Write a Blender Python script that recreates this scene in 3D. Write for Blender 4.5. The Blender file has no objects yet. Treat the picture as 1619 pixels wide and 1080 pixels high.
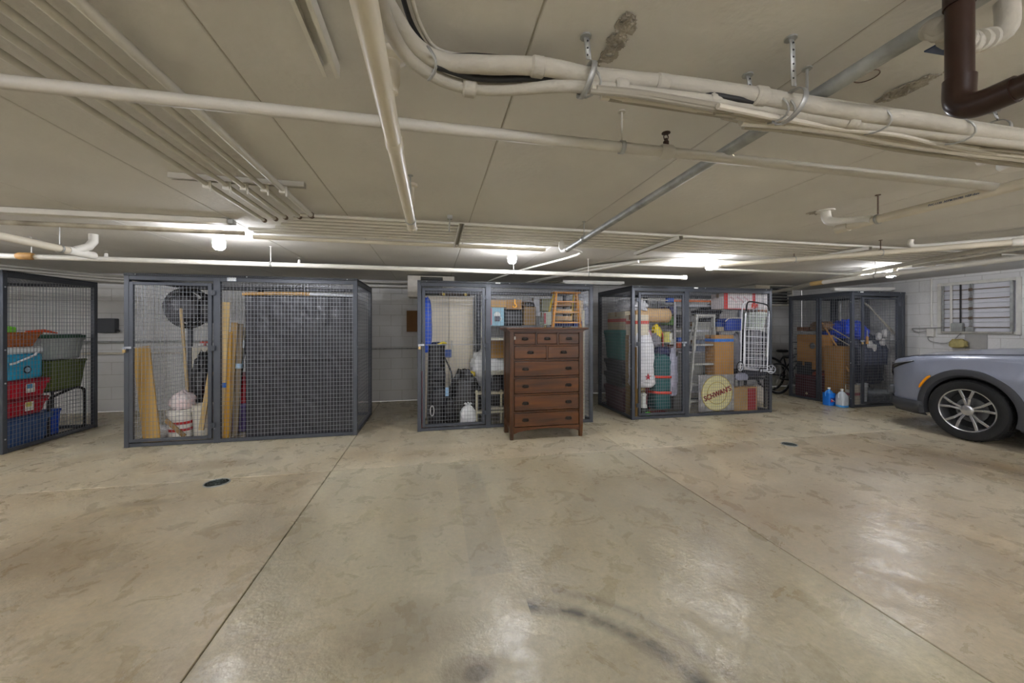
import bpy, math, random
from mathutils import Vector, Matrix, noise
random.seed(7)
C = bpy.context.scene.collection
PI = math.pi
# ------------------------------------------------------------------ camera, light, exposure
F = 595.0; HZ = 518.0; EYE = 1.40; YAW = math.radians(11.8)
CS, SN = math.cos(YAW), math.sin(YAW)
cam_d = bpy.data.cameras.new('camera'); cam = bpy.data.objects.new('camera', cam_d); C.objects.link(cam)
cam.location = (0, 0, EYE); cam.rotation_euler = (PI/2, 0, -YAW)
cam_d.sensor_width = 36.0; cam_d.lens = 36.0*F/1619.0; cam_d.shift_y = -22.0/1619.0
cam_d.clip_start = 0.05; cam_d.clip_end = 100
sc = bpy.context.scene; sc.camera = cam
sc.view_settings.view_transform = 'Standard'; sc.view_settings.look = 'None'
sc.view_settings.gamma = 1.0; sc.view_settings.use_curve_mapping = False
sc.view_settings.exposure = 2.72
world = bpy.data.worlds.new('world'); sc.world = world; world.use_nodes = True
world.node_tree.nodes['Background'].inputs[0].default_value = (0.5, 0.5, 0.5, 1)
world.node_tree.nodes['Background'].inputs[1].default_value = 0.3
BULB = 41.0            # strength of every bulb in the garage
CEIL = 2.30            # ceiling height
XW, YW = 8.75, 7.50    # right wall, back wall
XL, YB = -9.5, -6.5
BULBS = [(-1.95, 3.98), (.87, 4.16), (3.38, 4.10), (6.45, 4.2), (-4.75, 4.05), (-7.6, 4.05),
         (-5.6, 1.1), (4.9, .4)]
FILL = 27.0            # strength of the unseen fill tubes added behind the camera
FILL_TUBES = [(-7.0, -1.4), (-3.4, -1.4), (.6, -1.9), (4.2, -1.4), (7.4, -1.4), (-6.0, -4.8), (-2.0, -4.8), (2.0, -4.8), (6.0, -4.8)]

# ------------------------------------------------------------------ measured points: pixel + one known plane -> metres
def _ray(px, py):
    dx = (px-809.5)/F
    return dx*CS+SN, CS-dx*SN, (HZ-py)/F
def at_z(px, py, z):
    a, b, c = _ray(px, py); t = (z-EYE)/c
    return Vector((a*t, b*t, z))
def at_y(px, py, y):
    a, b, c = _ray(px, py); t = y/b
    return Vector((a*t, y, EYE+c*t))
def at_x(px, py, x):
    a, b, c = _ray(px, py); t = x/a
    return Vector((x, b*t, EYE+c*t))
def fbox(px0, px1, py0, py1, y, d):          # front face in the plane y, going d deep
    a = at_y(px0, py0, y); b = at_y(px1, py1, y)
    return (a.x, y, max(0.012, b.z), b.x, y+d, a.z)
def sbox(px0, px1, py0, py1, x, d):          # side face in the plane x, d to the far side
    a = at_x(px0, py0, x); b = at_x(px1, py0, x); c = at_x((px0+px1)/2, py1, x); t = at_x((px0+px1)/2, py0, x)
    y0, y1 = sorted((a.y, b.y)); x0, x1 = sorted((x, x+d))
    return (x0, y0, max(0.012, c.z), x1, y1, t.z)

# ------------------------------------------------------------------ materials
def lin(h):
    h = h.lstrip('#'); o = []
    for i in (0, 2, 4):
        c = int(h[i:i+2], 16)/255
        o.append(c/12.92 if c <= .04045 else ((c+.055)/1.055)**2.4)
    return (*o, 1)
_M = {}
def mat(col, rough=.55, metal=0., var=.12, scale=6., bump=0., emit=0., trans=0., coat=0., stretch=None, col2=None, bscale=None, alpha=1.):
    key = (col, rough, metal, var, scale, bump, emit, trans, coat, stretch, col2, bscale, alpha)
    if key in _M: return _M[key]
    m = bpy.data.materials.new('m_'+col.strip('#')); m.use_nodes = True
    nt = m.node_tree; N = nt.nodes; L = nt.links; b = N['Principled BSDF']
    c = lin(col)
    b.inputs['Base Color'].default_value = c; b.inputs['Roughness'].default_value = rough; b.inputs['Metallic'].default_value = metal
    b.inputs['Coat Weight'].default_value = coat; b.inputs['Transmission Weight'].default_value = trans; b.inputs['Alpha'].default_value = alpha
    if emit: b.inputs['Emission Color'].default_value = c; b.inputs['Emission Strength'].default_value = emit
    if var or bump or col2:
        tc = N.new('ShaderNodeTexCoord'); mp = N.new('ShaderNodeMapping'); L.new(tc.outputs['Object'], mp.inputs[0])
        if stretch: mp.inputs['Scale'].default_value = stretch
        n = N.new('ShaderNodeTexNoise'); n.inputs['Scale'].default_value = scale; n.inputs['Detail'].default_value = 5; L.new(mp.outputs[0], n.inputs[0])
        r = N.new('ShaderNodeValToRGB'); L.new(n.outputs[0], r.inputs[0])
        r.color_ramp.elements[0].position = .3; r.color_ramp.elements[1].position = .7
        if col2: r.color_ramp.elements[0].color = lin(col2); r.color_ramp.elements[1].color = c
        else:
            r.color_ramp.elements[0].color = (*[v*(1-var) for v in c[:3]], 1)
            r.color_ramp.elements[1].color = (*[min(1, v*(1+var)) for v in c[:3]], 1)
        L.new(r.outputs[0], b.inputs['Base Color'])
        if bump:
            n2 = n
            if bscale:
                n2 = N.new('ShaderNodeTexNoise'); n2.inputs['Scale'].default_value = bscale; n2.inputs['Detail'].default_value = 4; L.new(mp.outputs[0], n2.inputs[0])
            bp = N.new('ShaderNodeBump'); bp.inputs['Strength'].default_value = min(1, bump); bp.inputs['Distance'].default_value = .01*max(1, bump)
            L.new(n2.outputs[0], bp.inputs['Height']); L.new(bp.outputs[0], b.inputs['Normal'])
    _M[key] = m; return m
def wood(col, col2, axis='z', rough=.5, scale=9.):
    st = {'x': (.12, 1.6, 1.6), 'y': (1.6, .12, 1.6), 'z': (1.6, 1.6, .12)}[axis]
    return mat(col, rough, 0, .1, scale, .25, 0, 0, 0, st, col2)

# ------------------------------------------------------------------ mesh builder
class MB:
    def __init__(s): s.v = []; s.f = []; s.mi = []; s.m = 0
    def add(s, vs, fs):
        o = len(s.v); s.v += [Vector(p) for p in vs]; s.f += [tuple(i+o for i in f) for f in fs]; s.mi += [s.m]*len(fs); return s
    def box(s, x0, y0, z0, x1, y1, z1):
        return s.add([(x0,y0,z0),(x1,y0,z0),(x1,y1,z0),(x0,y1,z0),(x0,y0,z1),(x1,y0,z1),(x1,y1,z1),(x0,y1,z1)],
                     [(0,3,2,1),(4,5,6,7),(0,1,5,4),(1,2,6,5),(2,3,7,6),(3,0,4,7)])
    def taper(s, x0, y0, z0, x1, y1, z1, k):     # box whose bottom is smaller by k each side
        return s.add([(x0+k,y0+k,z0),(x1-k,y0+k,z0),(x1-k,y1-k,z0),(x0+k,y1-k,z0),(x0,y0,z1),(x1,y0,z1),(x1,y1,z1),(x0,y1,z1)],
                     [(0,3,2,1),(4,5,6,7),(0,1,5,4),(1,2,6,5),(2,3,7,6),(3,0,4,7)])
    def bar(s, p, q, w, h, up=(0,0,1)):           # oriented box from p to q
        p = Vector(p); q = Vector(q); d = (q-p).normalized(); u = Vector(up)
        if abs(d.dot(u)) > .97: u = Vector((0,1,0))
        r = d.cross(u).normalized(); u = r.cross(d)
        vs = [e+r*a*w/2+u*b*h/2 for e in (p, q) for a, b in ((-1,-1),(1,-1),(1,1),(-1,1))]
        return s.add(vs, [(0,1,2,3),(7,6,5,4),(0,4,5,1),(1,5,6,2),(2,6,7,3),(3,7,4,0)])
    def tube(s, pts, r, n=8, closed=False, cap=True):
        pts = [Vector(p) for p in pts]; K = len(pts); rs = r if isinstance(r, (list, tuple)) else [r]*K
        vs = []; prev = None
        for i, p in enumerate(pts):
            a = pts[(i-1) % K] if (closed or i) else p; b = pts[(i+1) % K] if (closed or i < K-1) else p
            d = (b-a).normalized()
            if prev is None:
                u = Vector((0,0,1)) if abs(d.z) < .9 else Vector((1,0,0)); u = (u-d*u.dot(d)).normalized()
            else:
                u = prev-d*prev.dot(d); u = u.normalized() if u.length > 1e-5 else Vector((1,0,0))
            prev = u; w = d.cross(u)
            vs += [p+(u*math.cos(2*PI*k/n)+w*math.sin(2*PI*k/n))*rs[i] for k in range(n)]
        fs = []
        for i in range(K if closed else K-1):
            j = (i+1) % K
            fs += [(i*n+k, i*n+(k+1) % n, j*n+(k+1) % n, j*n+k) for k in range(n)]
        if cap and not closed: fs += [tuple(reversed(range(n))), tuple((K-1)*n+k for k in range(n))]
        return s.add(vs, fs)
    def lathe(s, prof, c=(0,0,0), axis='z', n=24, caps=True):
        vs = []; c = Vector(c)
        for r, h in prof:
            for k in range(n):
                a = 2*PI*k/n; x, y = r*math.cos(a), r*math.sin(a)
                vs.append(c+Vector({'z': (x,y,h), 'x': (h,x,y), 'y': (y,h,x)}[axis]))
        fs = [(i*n+k, i*n+(k+1) % n, (i+1)*n+(k+1) % n, (i+1)*n+k) for i in range(len(prof)-1) for k in range(n)]
        if caps and prof[0][0] > 1e-4: fs.append(tuple(reversed(range(n))))
        if caps and prof[-1][0] > 1e-4: fs.append(tuple((len(prof)-1)*n+k for k in range(n)))
        return s.add(vs, fs)
    def prism(s, poly, axis, lo, hi):
        n = len(poly)
        def P(a, b, h): return {'x': (h,a,b), 'y': (a,h,b), 'z': (a,b,h)}[axis]
        vs = [P(a, b, lo) for a, b in poly]+[P(a, b, hi) for a, b in poly]
        return s.add(vs, [tuple(range(n)), tuple(range(2*n-1, n-1, -1))]+[(i, i+n, (i+1) % n+n, (i+1) % n) for i in range(n)])
    def grid(s, fn, nu, nv, wrap=False):
        vs = [fn(i/nu, j/nv) for i in range(nu+1) for j in range(nv+1)]
        return s.add(vs, [(i*(nv+1)+j, (i+1)*(nv+1)+j, (i+1)*(nv+1)+j+1, i*(nv+1)+j+1) for i in range(nu) for j in range(nv)])
    def blob(s, c, d, seed=0, amp=.12, sq=.7, nu=20, nv=12, freq=2.5, pinch=0.):
        c = Vector(c); vs = []
        for j in range(nv+1):
            th = PI*j/nv
            for i in range(nu):
                ph = 2*PI*i/nu
                def se(v): return math.copysign(abs(v)**sq, v)
                st = max(0, math.sin(th))
                p = Vector((se(math.cos(ph))*st**sq, se(math.sin(ph))*st**sq, se(math.cos(th))))
                nz = noise.noise(p*freq+Vector((seed*3.1, seed*1.7, 0)))*amp + noise.noise(p*freq*2.7+Vector((seed, 9, 1)))*amp*.5
                k = 1+nz
                if pinch and p.z > 0: k2 = 1-pinch*p.z**2
                else: k2 = 1
                z = p.z*k
                if z < -.9: z = -.9
                vs.append(c+Vector((p.x*k*k2*d[0]/2, p.y*k*k2*d[1]/2, z*d[2]/2)))
        fs = [(j*nu+i, (j+1)*nu+i, (j+1)*nu+(i+1) % nu, j*nu+(i+1) % nu) for j in range(nv) for i in range(nu)]
        return s.add(vs, fs)
    def rot(s, ang, c, axis='Z'):
        R = Matrix.Rotation(ang, 4, axis); c = Vector(c); s.v = [R @ (p-c)+c for p in s.v]; return s
    def build(s, name, m, parent=None, bevel=0., smooth=True, sub=0, solid=0., kind=None, label=None):
        me = bpy.data.meshes.new(name)
        if parent is None:
            xs = [p.x for p in s.v]; ys = [p.y for p in s.v]; zs = [p.z for p in s.v]
            org = Vector(((min(xs)+max(xs))/2, (min(ys)+max(ys))/2, min(zs)))
        else:
            org = Vector(parent['_o']) if '_o' in parent else Vector((0,0,0))
        me.from_pydata([p-org for p in s.v], [], s.f)
        for q in (m if isinstance(m, (list, tuple)) else [m]): me.materials.append(q)
        me.polygons.foreach_set('material_index', s.mi)
        if smooth: me.shade_smooth(); me.set_sharp_from_angle(angle=.65)
        me.update()
        o = bpy.data.objects.new(name, me); C.objects.link(o)
        o['_o'] = tuple(org)
        if parent is None: o.location = org
        else: o.parent = parent
        if solid:
            md = o.modifiers.new('s', 'SOLIDIFY'); md.thickness = solid; md.offset = 0
        if bevel:
            md = o.modifiers.new('b', 'BEVEL'); md.width = bevel; md.segments = 2; md.limit_method = 'ANGLE'; md.angle_limit = .7
        if sub:
            md = o.modifiers.new('u', 'SUBSURF'); md.levels = sub; md.render_levels = sub
        if kind: o['kind'] = kind
        if label: o['label'] = label
        return o
def tag(o, label, cat, group=None):
    o['label'] = label; o['category'] = cat
    if group: o['group'] = group
    return o
def thing(name, label, cat, loc=(0,0,0), group=None):
    o = bpy.data.objects.new(name, None); C.objects.link(o); o.location = loc; o['_o'] = tuple(loc); o.empty_display_size = .1
    return tag(o, label, cat, group)
def struct(o): o['kind'] = 'structure'; return o
def text(body, size, m, parent, loc, rot=(PI/2,0,0), name='lettering', ext=.001, shear=0, sx=1):
    cu = bpy.data.curves.new(name, 'FONT'); cu.body = body; cu.size = size; cu.extrude = ext; cu.align_x = 'CENTER'; cu.align_y = 'CENTER'; cu.shear = shear
    cu.offset = size*.02; cu.materials.append(m)
    tmp = bpy.data.objects.new('tmp', cu); me = bpy.data.meshes.new_from_object(tmp); bpy.data.objects.remove(tmp)
    me.name = name; o = bpy.data.objects.new(name, me); C.objects.link(o); o.parent = parent
    o.location = Vector(loc)-Vector(parent['_o']); o.rotation_euler = rot; o.scale = (sx, 1, 1); return o
def arc(c, r, a0, a1, n, ax1=(1,0,0), ax2=(0,0,1)):
    c = Vector(c); u = Vector(ax1); w = Vector(ax2)
    return [c+u*r*math.cos(a0+(a1-a0)*i/n)+w*r*math.sin(a0+(a1-a0)*i/n) for i in range(n+1)]
def smoothline(pts, k=6):
    pts = [Vector(p) for p in pts]; out = []
    P = [pts[0]*2-pts[1]]+pts+[pts[-1]*2-pts[-2]]
    for i in range(1, len(P)-2):
        for j in range(k):
            t = j/k; a, b, c, d = P[i-1:i+3]
            out.append(.5*((2*b)+(c-a)*t+(2*a-5*b+4*c-d)*t*t+(3*b-a-3*c+d)*t**3))
    out.append(pts[-1]); return out

# ------------------------------------------------------------------ structure
def floor_material():
    m = bpy.data.materials.new('concrete_floor'); m.use_nodes = True; nt = m.node_tree; N = nt.nodes; L = nt.links; b = N['Principled BSDF']
    tc = N.new('ShaderNodeNewGeometry'); P = tc.outputs['Position']
    def noi(scale, det=6, dist=0., st=None, rough=.6):
        n = N.new('ShaderNodeTexNoise'); n.inputs['Scale'].default_value = scale; n.inputs['Detail'].default_value = det; n.inputs['Distortion'].default_value = dist; n.inputs['Roughness'].default_value = rough
        if st:
            mp = N.new('ShaderNodeMapping'); mp.inputs['Scale'].default_value = st[0]; mp.inputs['Rotation'].default_value = (0,0,st[1]); L.new(P, mp.inputs[0]); L.new(mp.outputs[0], n.inputs[0])
        else: L.new(P, n.inputs[0])
        return n.outputs[0]
    def ramp(v, stops):
        r = N.new('ShaderNodeValToRGB'); L.new(v, r.inputs[0]); e = r.color_ramp.elements
        e[0].position, e[0].color = stops[0]; e[1].position, e[1].color = stops[1]
        for p, c in stops[2:]: q = e.new(p); q.color = c
        return r.outputs[0]
    def mix(f, a, bb, mode='MIX'):
        x = N.new('ShaderNodeMix'); x.data_type = 'RGBA'; x.blend_type = mode
        if isinstance(f, float): x.inputs[0].default_value = f
        else: L.new(f, x.inputs[0])
        for s, v in ((6, a), (7, bb)):
            if isinstance(v, tuple): x.inputs[s].default_value = v
            else: L.new(v, x.inputs[s])
        return x.outputs[2]
    def math_(op, a, c=0., clamp=False):
        x = N.new('ShaderNodeMath'); x.operation = op; x.use_clamp = clamp
        for s, v in ((0, a), (1, c)):
            if isinstance(v, (int, float)): x.inputs[s].default_value = v
            else: L.new(v, x.inputs[s])
        return x.outputs[0]
    g = lambda v: (v, v, v, 1)
    base = ramp(noi(.55, 8, .6), [(.3, lin('#9b8a6c')), (.72, lin('#d3cdb9')), (.5, lin('#bfb59c'))])
    streak = ramp(noi(1.3, 8, 1.2, ((1.0, .28, 1), .5)), [(.28, g(.72)), (.70, g(1.08))])
    c = mix(1., base, streak, 'MULTIPLY')
    sep = N.new('ShaderNodeSeparateXYZ'); L.new(P, sep.inputs[0]); X, Y = sep.outputs[0], sep.outputs[1]
    bay = mix(math_('GREATER_THAN', X, -.975), (1.0, .955, .86, 1), (.975, .985, .92, 1)); bay = mix(math_('GREATER_THAN', X, 2.16), bay, (1.03, .985, .92, 1))
    bay = mix(math_('GREATER_THAN', Y, 3.96), bay, (1.16, 1.14, 1.08, 1)); c = mix(1., c, bay, 'MULTIPLY')
    fine = ramp(noi(30, 9, 0., None, .75), [(.3, g(.74)), (.62, g(1.08))])
    c = mix(1., c, fine, 'MULTIPLY')
    cool = ramp(noi(.8, 4, .3), [(.40, g(0)), (.75, g(.5))])
    c = mix(cool, c, lin('#a9a79a'))
    # marks with a shape of their own: tyre arcs, oil spots, darker blotches, a patched rectangle
    wob = math_('MULTIPLY', math_('SUBTRACT', noi(3.0, 5), .5), .28)
    def dist(cx, cy, sx=1., sy=1.):
        a = math_('DIVIDE', math_('SUBTRACT', X, cx), sx); d = math_('DIVIDE', math_('SUBTRACT', Y, cy), sy)
        return math_('SQRT', math_('ADD', math_('MULTIPLY', a, a), math_('MULTIPLY', d, d)))
    def spot(c, cx, cy, sx, sy, col, k):
        d = math_('ADD', dist(cx, cy, sx, sy), wob if sx > .15 else math_('MULTIPLY', wob, 3.))
        f = N.new('ShaderNodeMapRange'); f.inputs[1].default_value = 1.0; f.inputs[2].default_value = .55; f.inputs[3].default_value = 0; f.inputs[4].default_value = k; L.new(d, f.inputs[0])
        return mix(f.outputs[0], c, lin(col))
    for a in ((at_z(755, 1064, 0), .07, .05, '#4d4234', .75), (at_z(738, 1060, 0), .15, .10, '#6b5f4c', .45), (at_z(230, 795, 0), .22, .07, '#776a52', .6), (at_z(1130, 710, 0), .8, .2, '#857762', .5),
              (at_z(330, 735, 0), .7, .16, '#8a7a5e', .45), (at_z(30, 890, 0), .5, .3, '#8a7a5e', .5), (at_z(640, 1000, 0), .35, .25, '#857b68', .4), (at_z(1350, 690, 0), .7, .12, '#8b7b5c', .4),
              (at_z(1440, 735, 0), 1.2, .3, '#857865', .35), (at_z(1250, 790, 0), .9, .4, '#8b7d69', .3), (at_z(690, 700, 0), .5, .1, '#8f8468', .3)):
        c = spot(c, a[0].x, a[0].y, a[1], a[2], a[3], a[4])
    def ring(c, cx, cy, r, w, ylo, yhi, col, k, side):
        d = math_('ABSOLUTE', math_('SUBTRACT', math_('ADD', dist(cx, cy), math_('MULTIPLY', wob, .12)), r))
        f = math_('MULTIPLY', math_('SUBTRACT', 1., math_('DIVIDE', d, w), True), k)
        f = math_('MULTIPLY', f, math_('MULTIPLY', math_('GREATER_THAN', Y, ylo), math_('LESS_THAN', Y, yhi)))
        f = math_('MULTIPLY', f, math_('GREATER_THAN', X, side)); f = math_('MULTIPLY', f, ramp(noi(9, 5), [(.35, g(.3)), (.6, g(1))]))
        return mix(f, c, lin(col))
    # tyre arc through (870,930) (960,1000) (985,1060)
    a, bq, cq = at_z(840, 928, 0), at_z(930, 975, 0), at_z(985, 1060, 0)
    c = ring(c, a.x-.25, cq.y-.35, (Vector((bq.x-a.x+.25, bq.y-cq.y+.35))).length, .065, .9, 2.4, '#4d4a42', 1.1, a.x-.05)
    c = ring(c, a.x-.25, cq.y-.35, (Vector((bq.x-a.x+.25, bq.y-cq.y+.35))).length+.13, .04, .9, 2.4, '#655f55', .6, a.x+.1)
    r0, r1 = at_z(745, 912, 0), at_z(815, 815, 0); rt = at_z(735, 735, 0)
    rect = math_('MULTIPLY', math_('MULTIPLY', math_('GREATER_THAN', X, r0.x), math_('LESS_THAN', X, r0.x+.24)), math_('MULTIPLY', math_('GREATER_THAN', Y, r0.y), math_('LESS_THAN', Y, rt.y)))
    c = mix(math_('MULTIPLY', rect, .32), c, lin('#7d7769'))
    scr = ramp(noi(12.0, 12, .6, ((1.0, .35, 1), .35), .85), [(.56, g(0)), (.82, g(.32))])
    c = mix(scr, c, lin('#6f6656'))
    L.new(c, b.inputs['Base Color'])
    rr = ramp(noi(4.5, 10, .8, None, .7), [(.38, g(.20)), (.62, g(.48))])
    L.new(rr, b.inputs['Roughness']); b.inputs['Specular IOR Level'].default_value = .6
    bp = N.new('ShaderNodeBump'); bp.inputs['Strength'].default_value = .5; bp.inputs['Distance'].default_value = .008
    L.new(math_('ADD', noi(7, 8, .5), math_('MULTIPLY', noi(45, 5), .4)), bp.inputs['Height']); L.new(bp.outputs[0], b.inputs['Normal'])
    return m
MF = floor_material()
M_ceil = mat('#d0cdc5', .75, 0, .08, 1.0, .3, bscale=30.)
M_wall = mat('#dad9d6', .7, 0, .05, 2.5, .25, bscale=40.)
M_joint = mat('#4a443a', .9, 0, .1)
fl = struct(MB().box(XL, YB, -.2, XW, YW, -.014).build('floor', M_joint, smooth=False))
gx = [XL, -4.10, -.975, 2.16, 5.29, XW]; gy = [YB, -2.3, .82-3.12+3.12, 3.96, YW]
gy = [YB, -2.4, 3.96, YW]
for i in range(len(gx)-1):
    for j in range(len(gy)-1):
        g = .0035
        MB().box(gx[i]+g, gy[j]+g, -.05, gx[i+1]-g, gy[j+1]-g, 0).build('slab', MF, fl, bevel=.004)
ce = struct(MB().box(XL, YB, CEIL+.004, XW, YW, CEIL+.2).build('ceiling', mat('#a59f92', .9, 0, .1), smooth=False))
x = .30-.975*10; k = 0
while x < XW:
    x1 = min(x+.975, XW)
    MB().box(max(x, XL)+.002, YB, CEIL, x1-.002, YW, CEIL+.1).build('panel', M_ceil, ce, bevel=.006); x = x1
M_mort = mat('#b5b2aa', .85, 0, .05, 5.)
def block_wall(name, along, x0, x1, inner, outer, axis):
    if axis == 'x': w = MB().box(x0, inner+.004, 0, x1, outer, CEIL+.012)
    else: w = MB().box(inner+.004, x0, 0, outer, x1, CEIL+.012)
    w = struct(w.build(name, M_mort, smooth=False))
    bl, bh, g = .405, .205, .0035; cells = []
    r = 0; z = .0
    while z < CEIL-.01:
        z1 = min(z+bh, CEIL); u = x0-(bl/2 if r % 2 else 0)
        while u < x1:
            a, b = max(u, x0), min(u+bl, x1)
            if b-a > .03: cells.append((a+g, z+g, b-g, z1-g))
            u += bl
        z = z1; r += 1
    cells.sort(key=lambda q: abs((q[0]+q[2])/2-along)); rest = MB(); cache = {}
    for n, (a, z0, b, z1) in enumerate(cells):
        if n < 296:
            if axis == 'x': cx, cy = (a+b)/2, inner
            else: cx, cy = inner, (a+b)/2
            key = (round(b-a, 4), round(z1-z0, 4))
            if key not in cache:
                h = (b-a)/2; q = MB()
                if axis == 'x': q.box(-h, 0, 0, h, .03, z1-z0)
                else: q.box(0, -h, 0, .03, h, z1-z0)
                o = q.build('block', M_wall, w, smooth=False)
                for v in o.data.vertices: v.co += Vector(w['_o'])
                cache[key] = o.data
            else:
                o = bpy.data.objects.new('block', cache[key]); C.objects.link(o); o.parent = w
            o.location = Vector((cx, cy, z0))-Vector(w['_o'])
        else:
            if axis == 'x': rest.box(a, inner, z0, b, inner+.03, z1)
            else: rest.box(inner, a, z0, inner+.03, b, z1)
    if rest.v: rest.build('block', M_wall, w, smooth=False, kind='stuff')
    return w
block_wall('wall_back', 2.5, XL, XW, YW, YW+.2, 'x')
wr = block_wall('wall_right', 5.0, YB, YW, XW, XW+.2, 'y')
struct(MB().box(XL-.2, YB, 0, XL, YW, CEIL+.012).build('wall_left', M_wall, smooth=False))
struct(MB().box(XL, YB-.2, 0, XW, YB, CEIL+.012).build('wall_front', M_wall, smooth=False))

# ------------------------------------------------------------------ bulbs
M_glow = mat('#f4f6ff', .4, 0, 0, emit=BULB)
M_porc = mat('#eceae4', .3, 0, 0)
wh = ['bare glowing bulb on the ceiling above the wooden planks cage', 'bare glowing bulb on the ceiling above the wooden chest of drawers',
      'bare glowing bulb beside the curved conduits above the cage with the hanging cart', 'glowing bulb on the ceiling above the grey car nose',
      'glowing ceiling bulb to the left of the planks cage', 'glowing ceiling bulb over the cage of stacked tubs',
      'glowing ceiling bulb outside the picture on the conduit side', 'glowing ceiling bulb outside the picture on the car side']
for i, (bx_, by_) in enumerate(BULBS):
    t = thing('ceiling_bulb', wh[i], 'light bulb', (bx_, by_, CEIL), 'bare bulbs along the ceiling')
    MB().lathe([(.055, 0), (.055, -.012), (.045, -.03), (.03, -.045)], (bx_, by_, CEIL), n=20).build('lamp_holder', M_porc, t)
    MB().lathe([(.022, -.045), (.03, -.065), (.046, -.085), (.05, -.12), (.046, -.155), (.03, -.175), (.0, -.18)], (bx_, by_, CEIL), n=14).build('bulb', M_glow, t)

M_fill = mat('#f7f7ff', .4, 0, 0, emit=FILL)  # added fill: glowing tubes out of view that even out the brightness
for i, (x, y) in enumerate(FILL_TUBES):
    t = thing('fill_tube', 'added fill tube number %s in the rows behind the viewer' % ('one', 'two', 'three', 'four', 'five', 'six', 'seven', 'eight', 'nine')[i], 'added fill light', (x, y, CEIL), 'fill tubes added behind the viewer')
    MB().box(x-.62, y-.04, CEIL-.04, x+.62, y+.04, CEIL).box(x-.62, y-.02, CEIL-.11, x-.60, y+.02, CEIL-.04).box(x+.60, y-.02, CEIL-.11, x+.62, y+.02, CEIL-.04).build('housing', M_porc, t)
    MB().tube([(x-.6, y, CEIL-.09), (x+.6, y, CEIL-.09)], .018, 10).build('tube', M_fill, t)
# ------------------------------------------------------------------ pipes and conduits on the ceiling
M_pipe = mat('#b9b5aa', .5, 0, .05, 8.); M_white = mat('#dcd9d0', .45, 0, .05, 8.); M_pvc = mat('#cfc7b4', .4, 0, .05, 5.)
M_steel = mat('#9b9d99', .5, .2, .25, 14., .3); M_galv = mat('#a9aaa6', .45, .6, .15, 20.); M_rod = mat('#6b5a4c', .6, .5, .2, 20.)
M_brown = mat('#301d15', .3, 0, .15, 10.); M_dark = mat('#1d1d1e', .6, 0, .1); M_ins = mat('#b0ab9e', .7, 0, .08, 6., .5, bscale=25.)
def hanger(t, x, y, zt, zp, r, m=None, along='x'):
    m = m or M_rod
    MB().tube([(x, y, zt), (x, y, zp+r)], .0045, 6).lathe([(.016, zt-.004), (.016, zt)], (x, y, 0), n=10).build('hanger_rod', m, t)
    u = (0,1,0) if along == 'x' else (1,0,0)
    pts = arc((x, y, zp), r+.004, 0, 2*PI, 14, u, (0,0,1))[:-1]
    b = MB(); n = len(pts); ax = Vector((1,0,0) if along == 'x' else (0,1,0))*.009
    vs = [p-ax for p in pts]+[p+ax for p in pts]
    b.add(vs, [(i, (i+1) % n, (i+1) % n+n, i+n) for i in range(n)]).build('pipe_clamp', M_galv, t, solid=.003)
def coupling(t, p, d, r, L=.05, m=None):
    p = Vector(p); d = Vector(d).normalized()*L/2
    MB().tube([p-d, p-d*.7, p+d*.7, p+d], [r*1.05, r*1.28, r*1.28, r*1.05], 16).build('coupling', m or M_pipe, t)
def pipe(name, label, cat, pts, r, m, group=None, n=14):
    pts = [Vector(p) for p in pts]; c = pts[0]
    t = thing(name, label, cat, tuple(c), group); MB().tube(pts, r, n).build('tube', m, t); return t
# 1 sprinkler pipe across the picture
za = 2.15
t = pipe('sprinkler_pipe', 'long painted sprinkler pipe crossing the ceiling from side to side with an upright sprinkler head', 'pipe', [(-6.5, 1.44, za), (3.02, 1.44, za)], .0215, M_pipe)
p = at_y(983, 235, 1.44); hanger(t, p.x, 1.44, CEIL, za, .0215, M_pipe)
hanger(t, p.x-3.1, 1.44, CEIL, za, .0215, M_pipe)
p = at_y(1053, 243, 1.44); coupling(t, (p.x, 1.44, za), (1,0,0), .024, .06, M_pipe)
sp = MB().lathe([(.012, za+.02), (.012, za+.045), (.007, za+.05), (.007, za+.056), (.003, za+.06)], (p.x, 1.44, 0), n=12)
sp.tube([(p.x-.007, 1.44, za+.05), (p.x-.011, 1.44, za+.065), (p.x-.005, 1.44, za+.08)], .0022, 6).tube([(p.x+.007, 1.44, za+.05), (p.x+.011, 1.44, za+.065), (p.x+.005, 1.44, za+.08)], .0022, 6)
sp.lathe([(.004, za+.078), (.018, za+.08), (.018, za+.083), (.0, za+.088)], (p.x, 1.44, 0), n=14).build('sprinkler_head', mat('#3b2a20', .5, .6, 0), t)
# 2 fat drain pipe running away from the viewer
t = pipe('drain_pipe', 'fat white drain pipe running away under the ceiling, ending above the gap between cages', 'pipe', [(-.133, -3, 2.04), (-.133, 2.47, 2.04)], .0275, M_pvc, n=20)
MB().lathe([(.031, 2.44), (.031, 2.50), (.0, 2.505)], (-.133, 0, 2.04), 'y', 20).build('end_cap', M_pvc, t)
coupling(t, (-.133, 1.36, 2.04), (0,1,0), .024, .07, M_pvc); coupling(t, (-.133, .62, 2.04), (0,1,0), .024, .05, M_pvc)
MB().lathe([(.009, 2.05), (.009, 2.165), (.02, 2.17), (.022, 2.19), (.026, 2.2), (.026, CEIL-.03), (.045, CEIL-.02), (.045, CEIL)], (-.133, 1.29, 0), n=18).build('riser', M_pvc, t)
MB().lathe([(.02, 2.05), (.02, CEIL-.02), (.036, CEIL-.015), (.036, CEIL)], (-.133, 2.44, 0), n=16).build('riser', M_pvc, t)
hanger(t, -.133, 2.3, CEIL, 2.04, .0275, M_galv, 'y')
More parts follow.
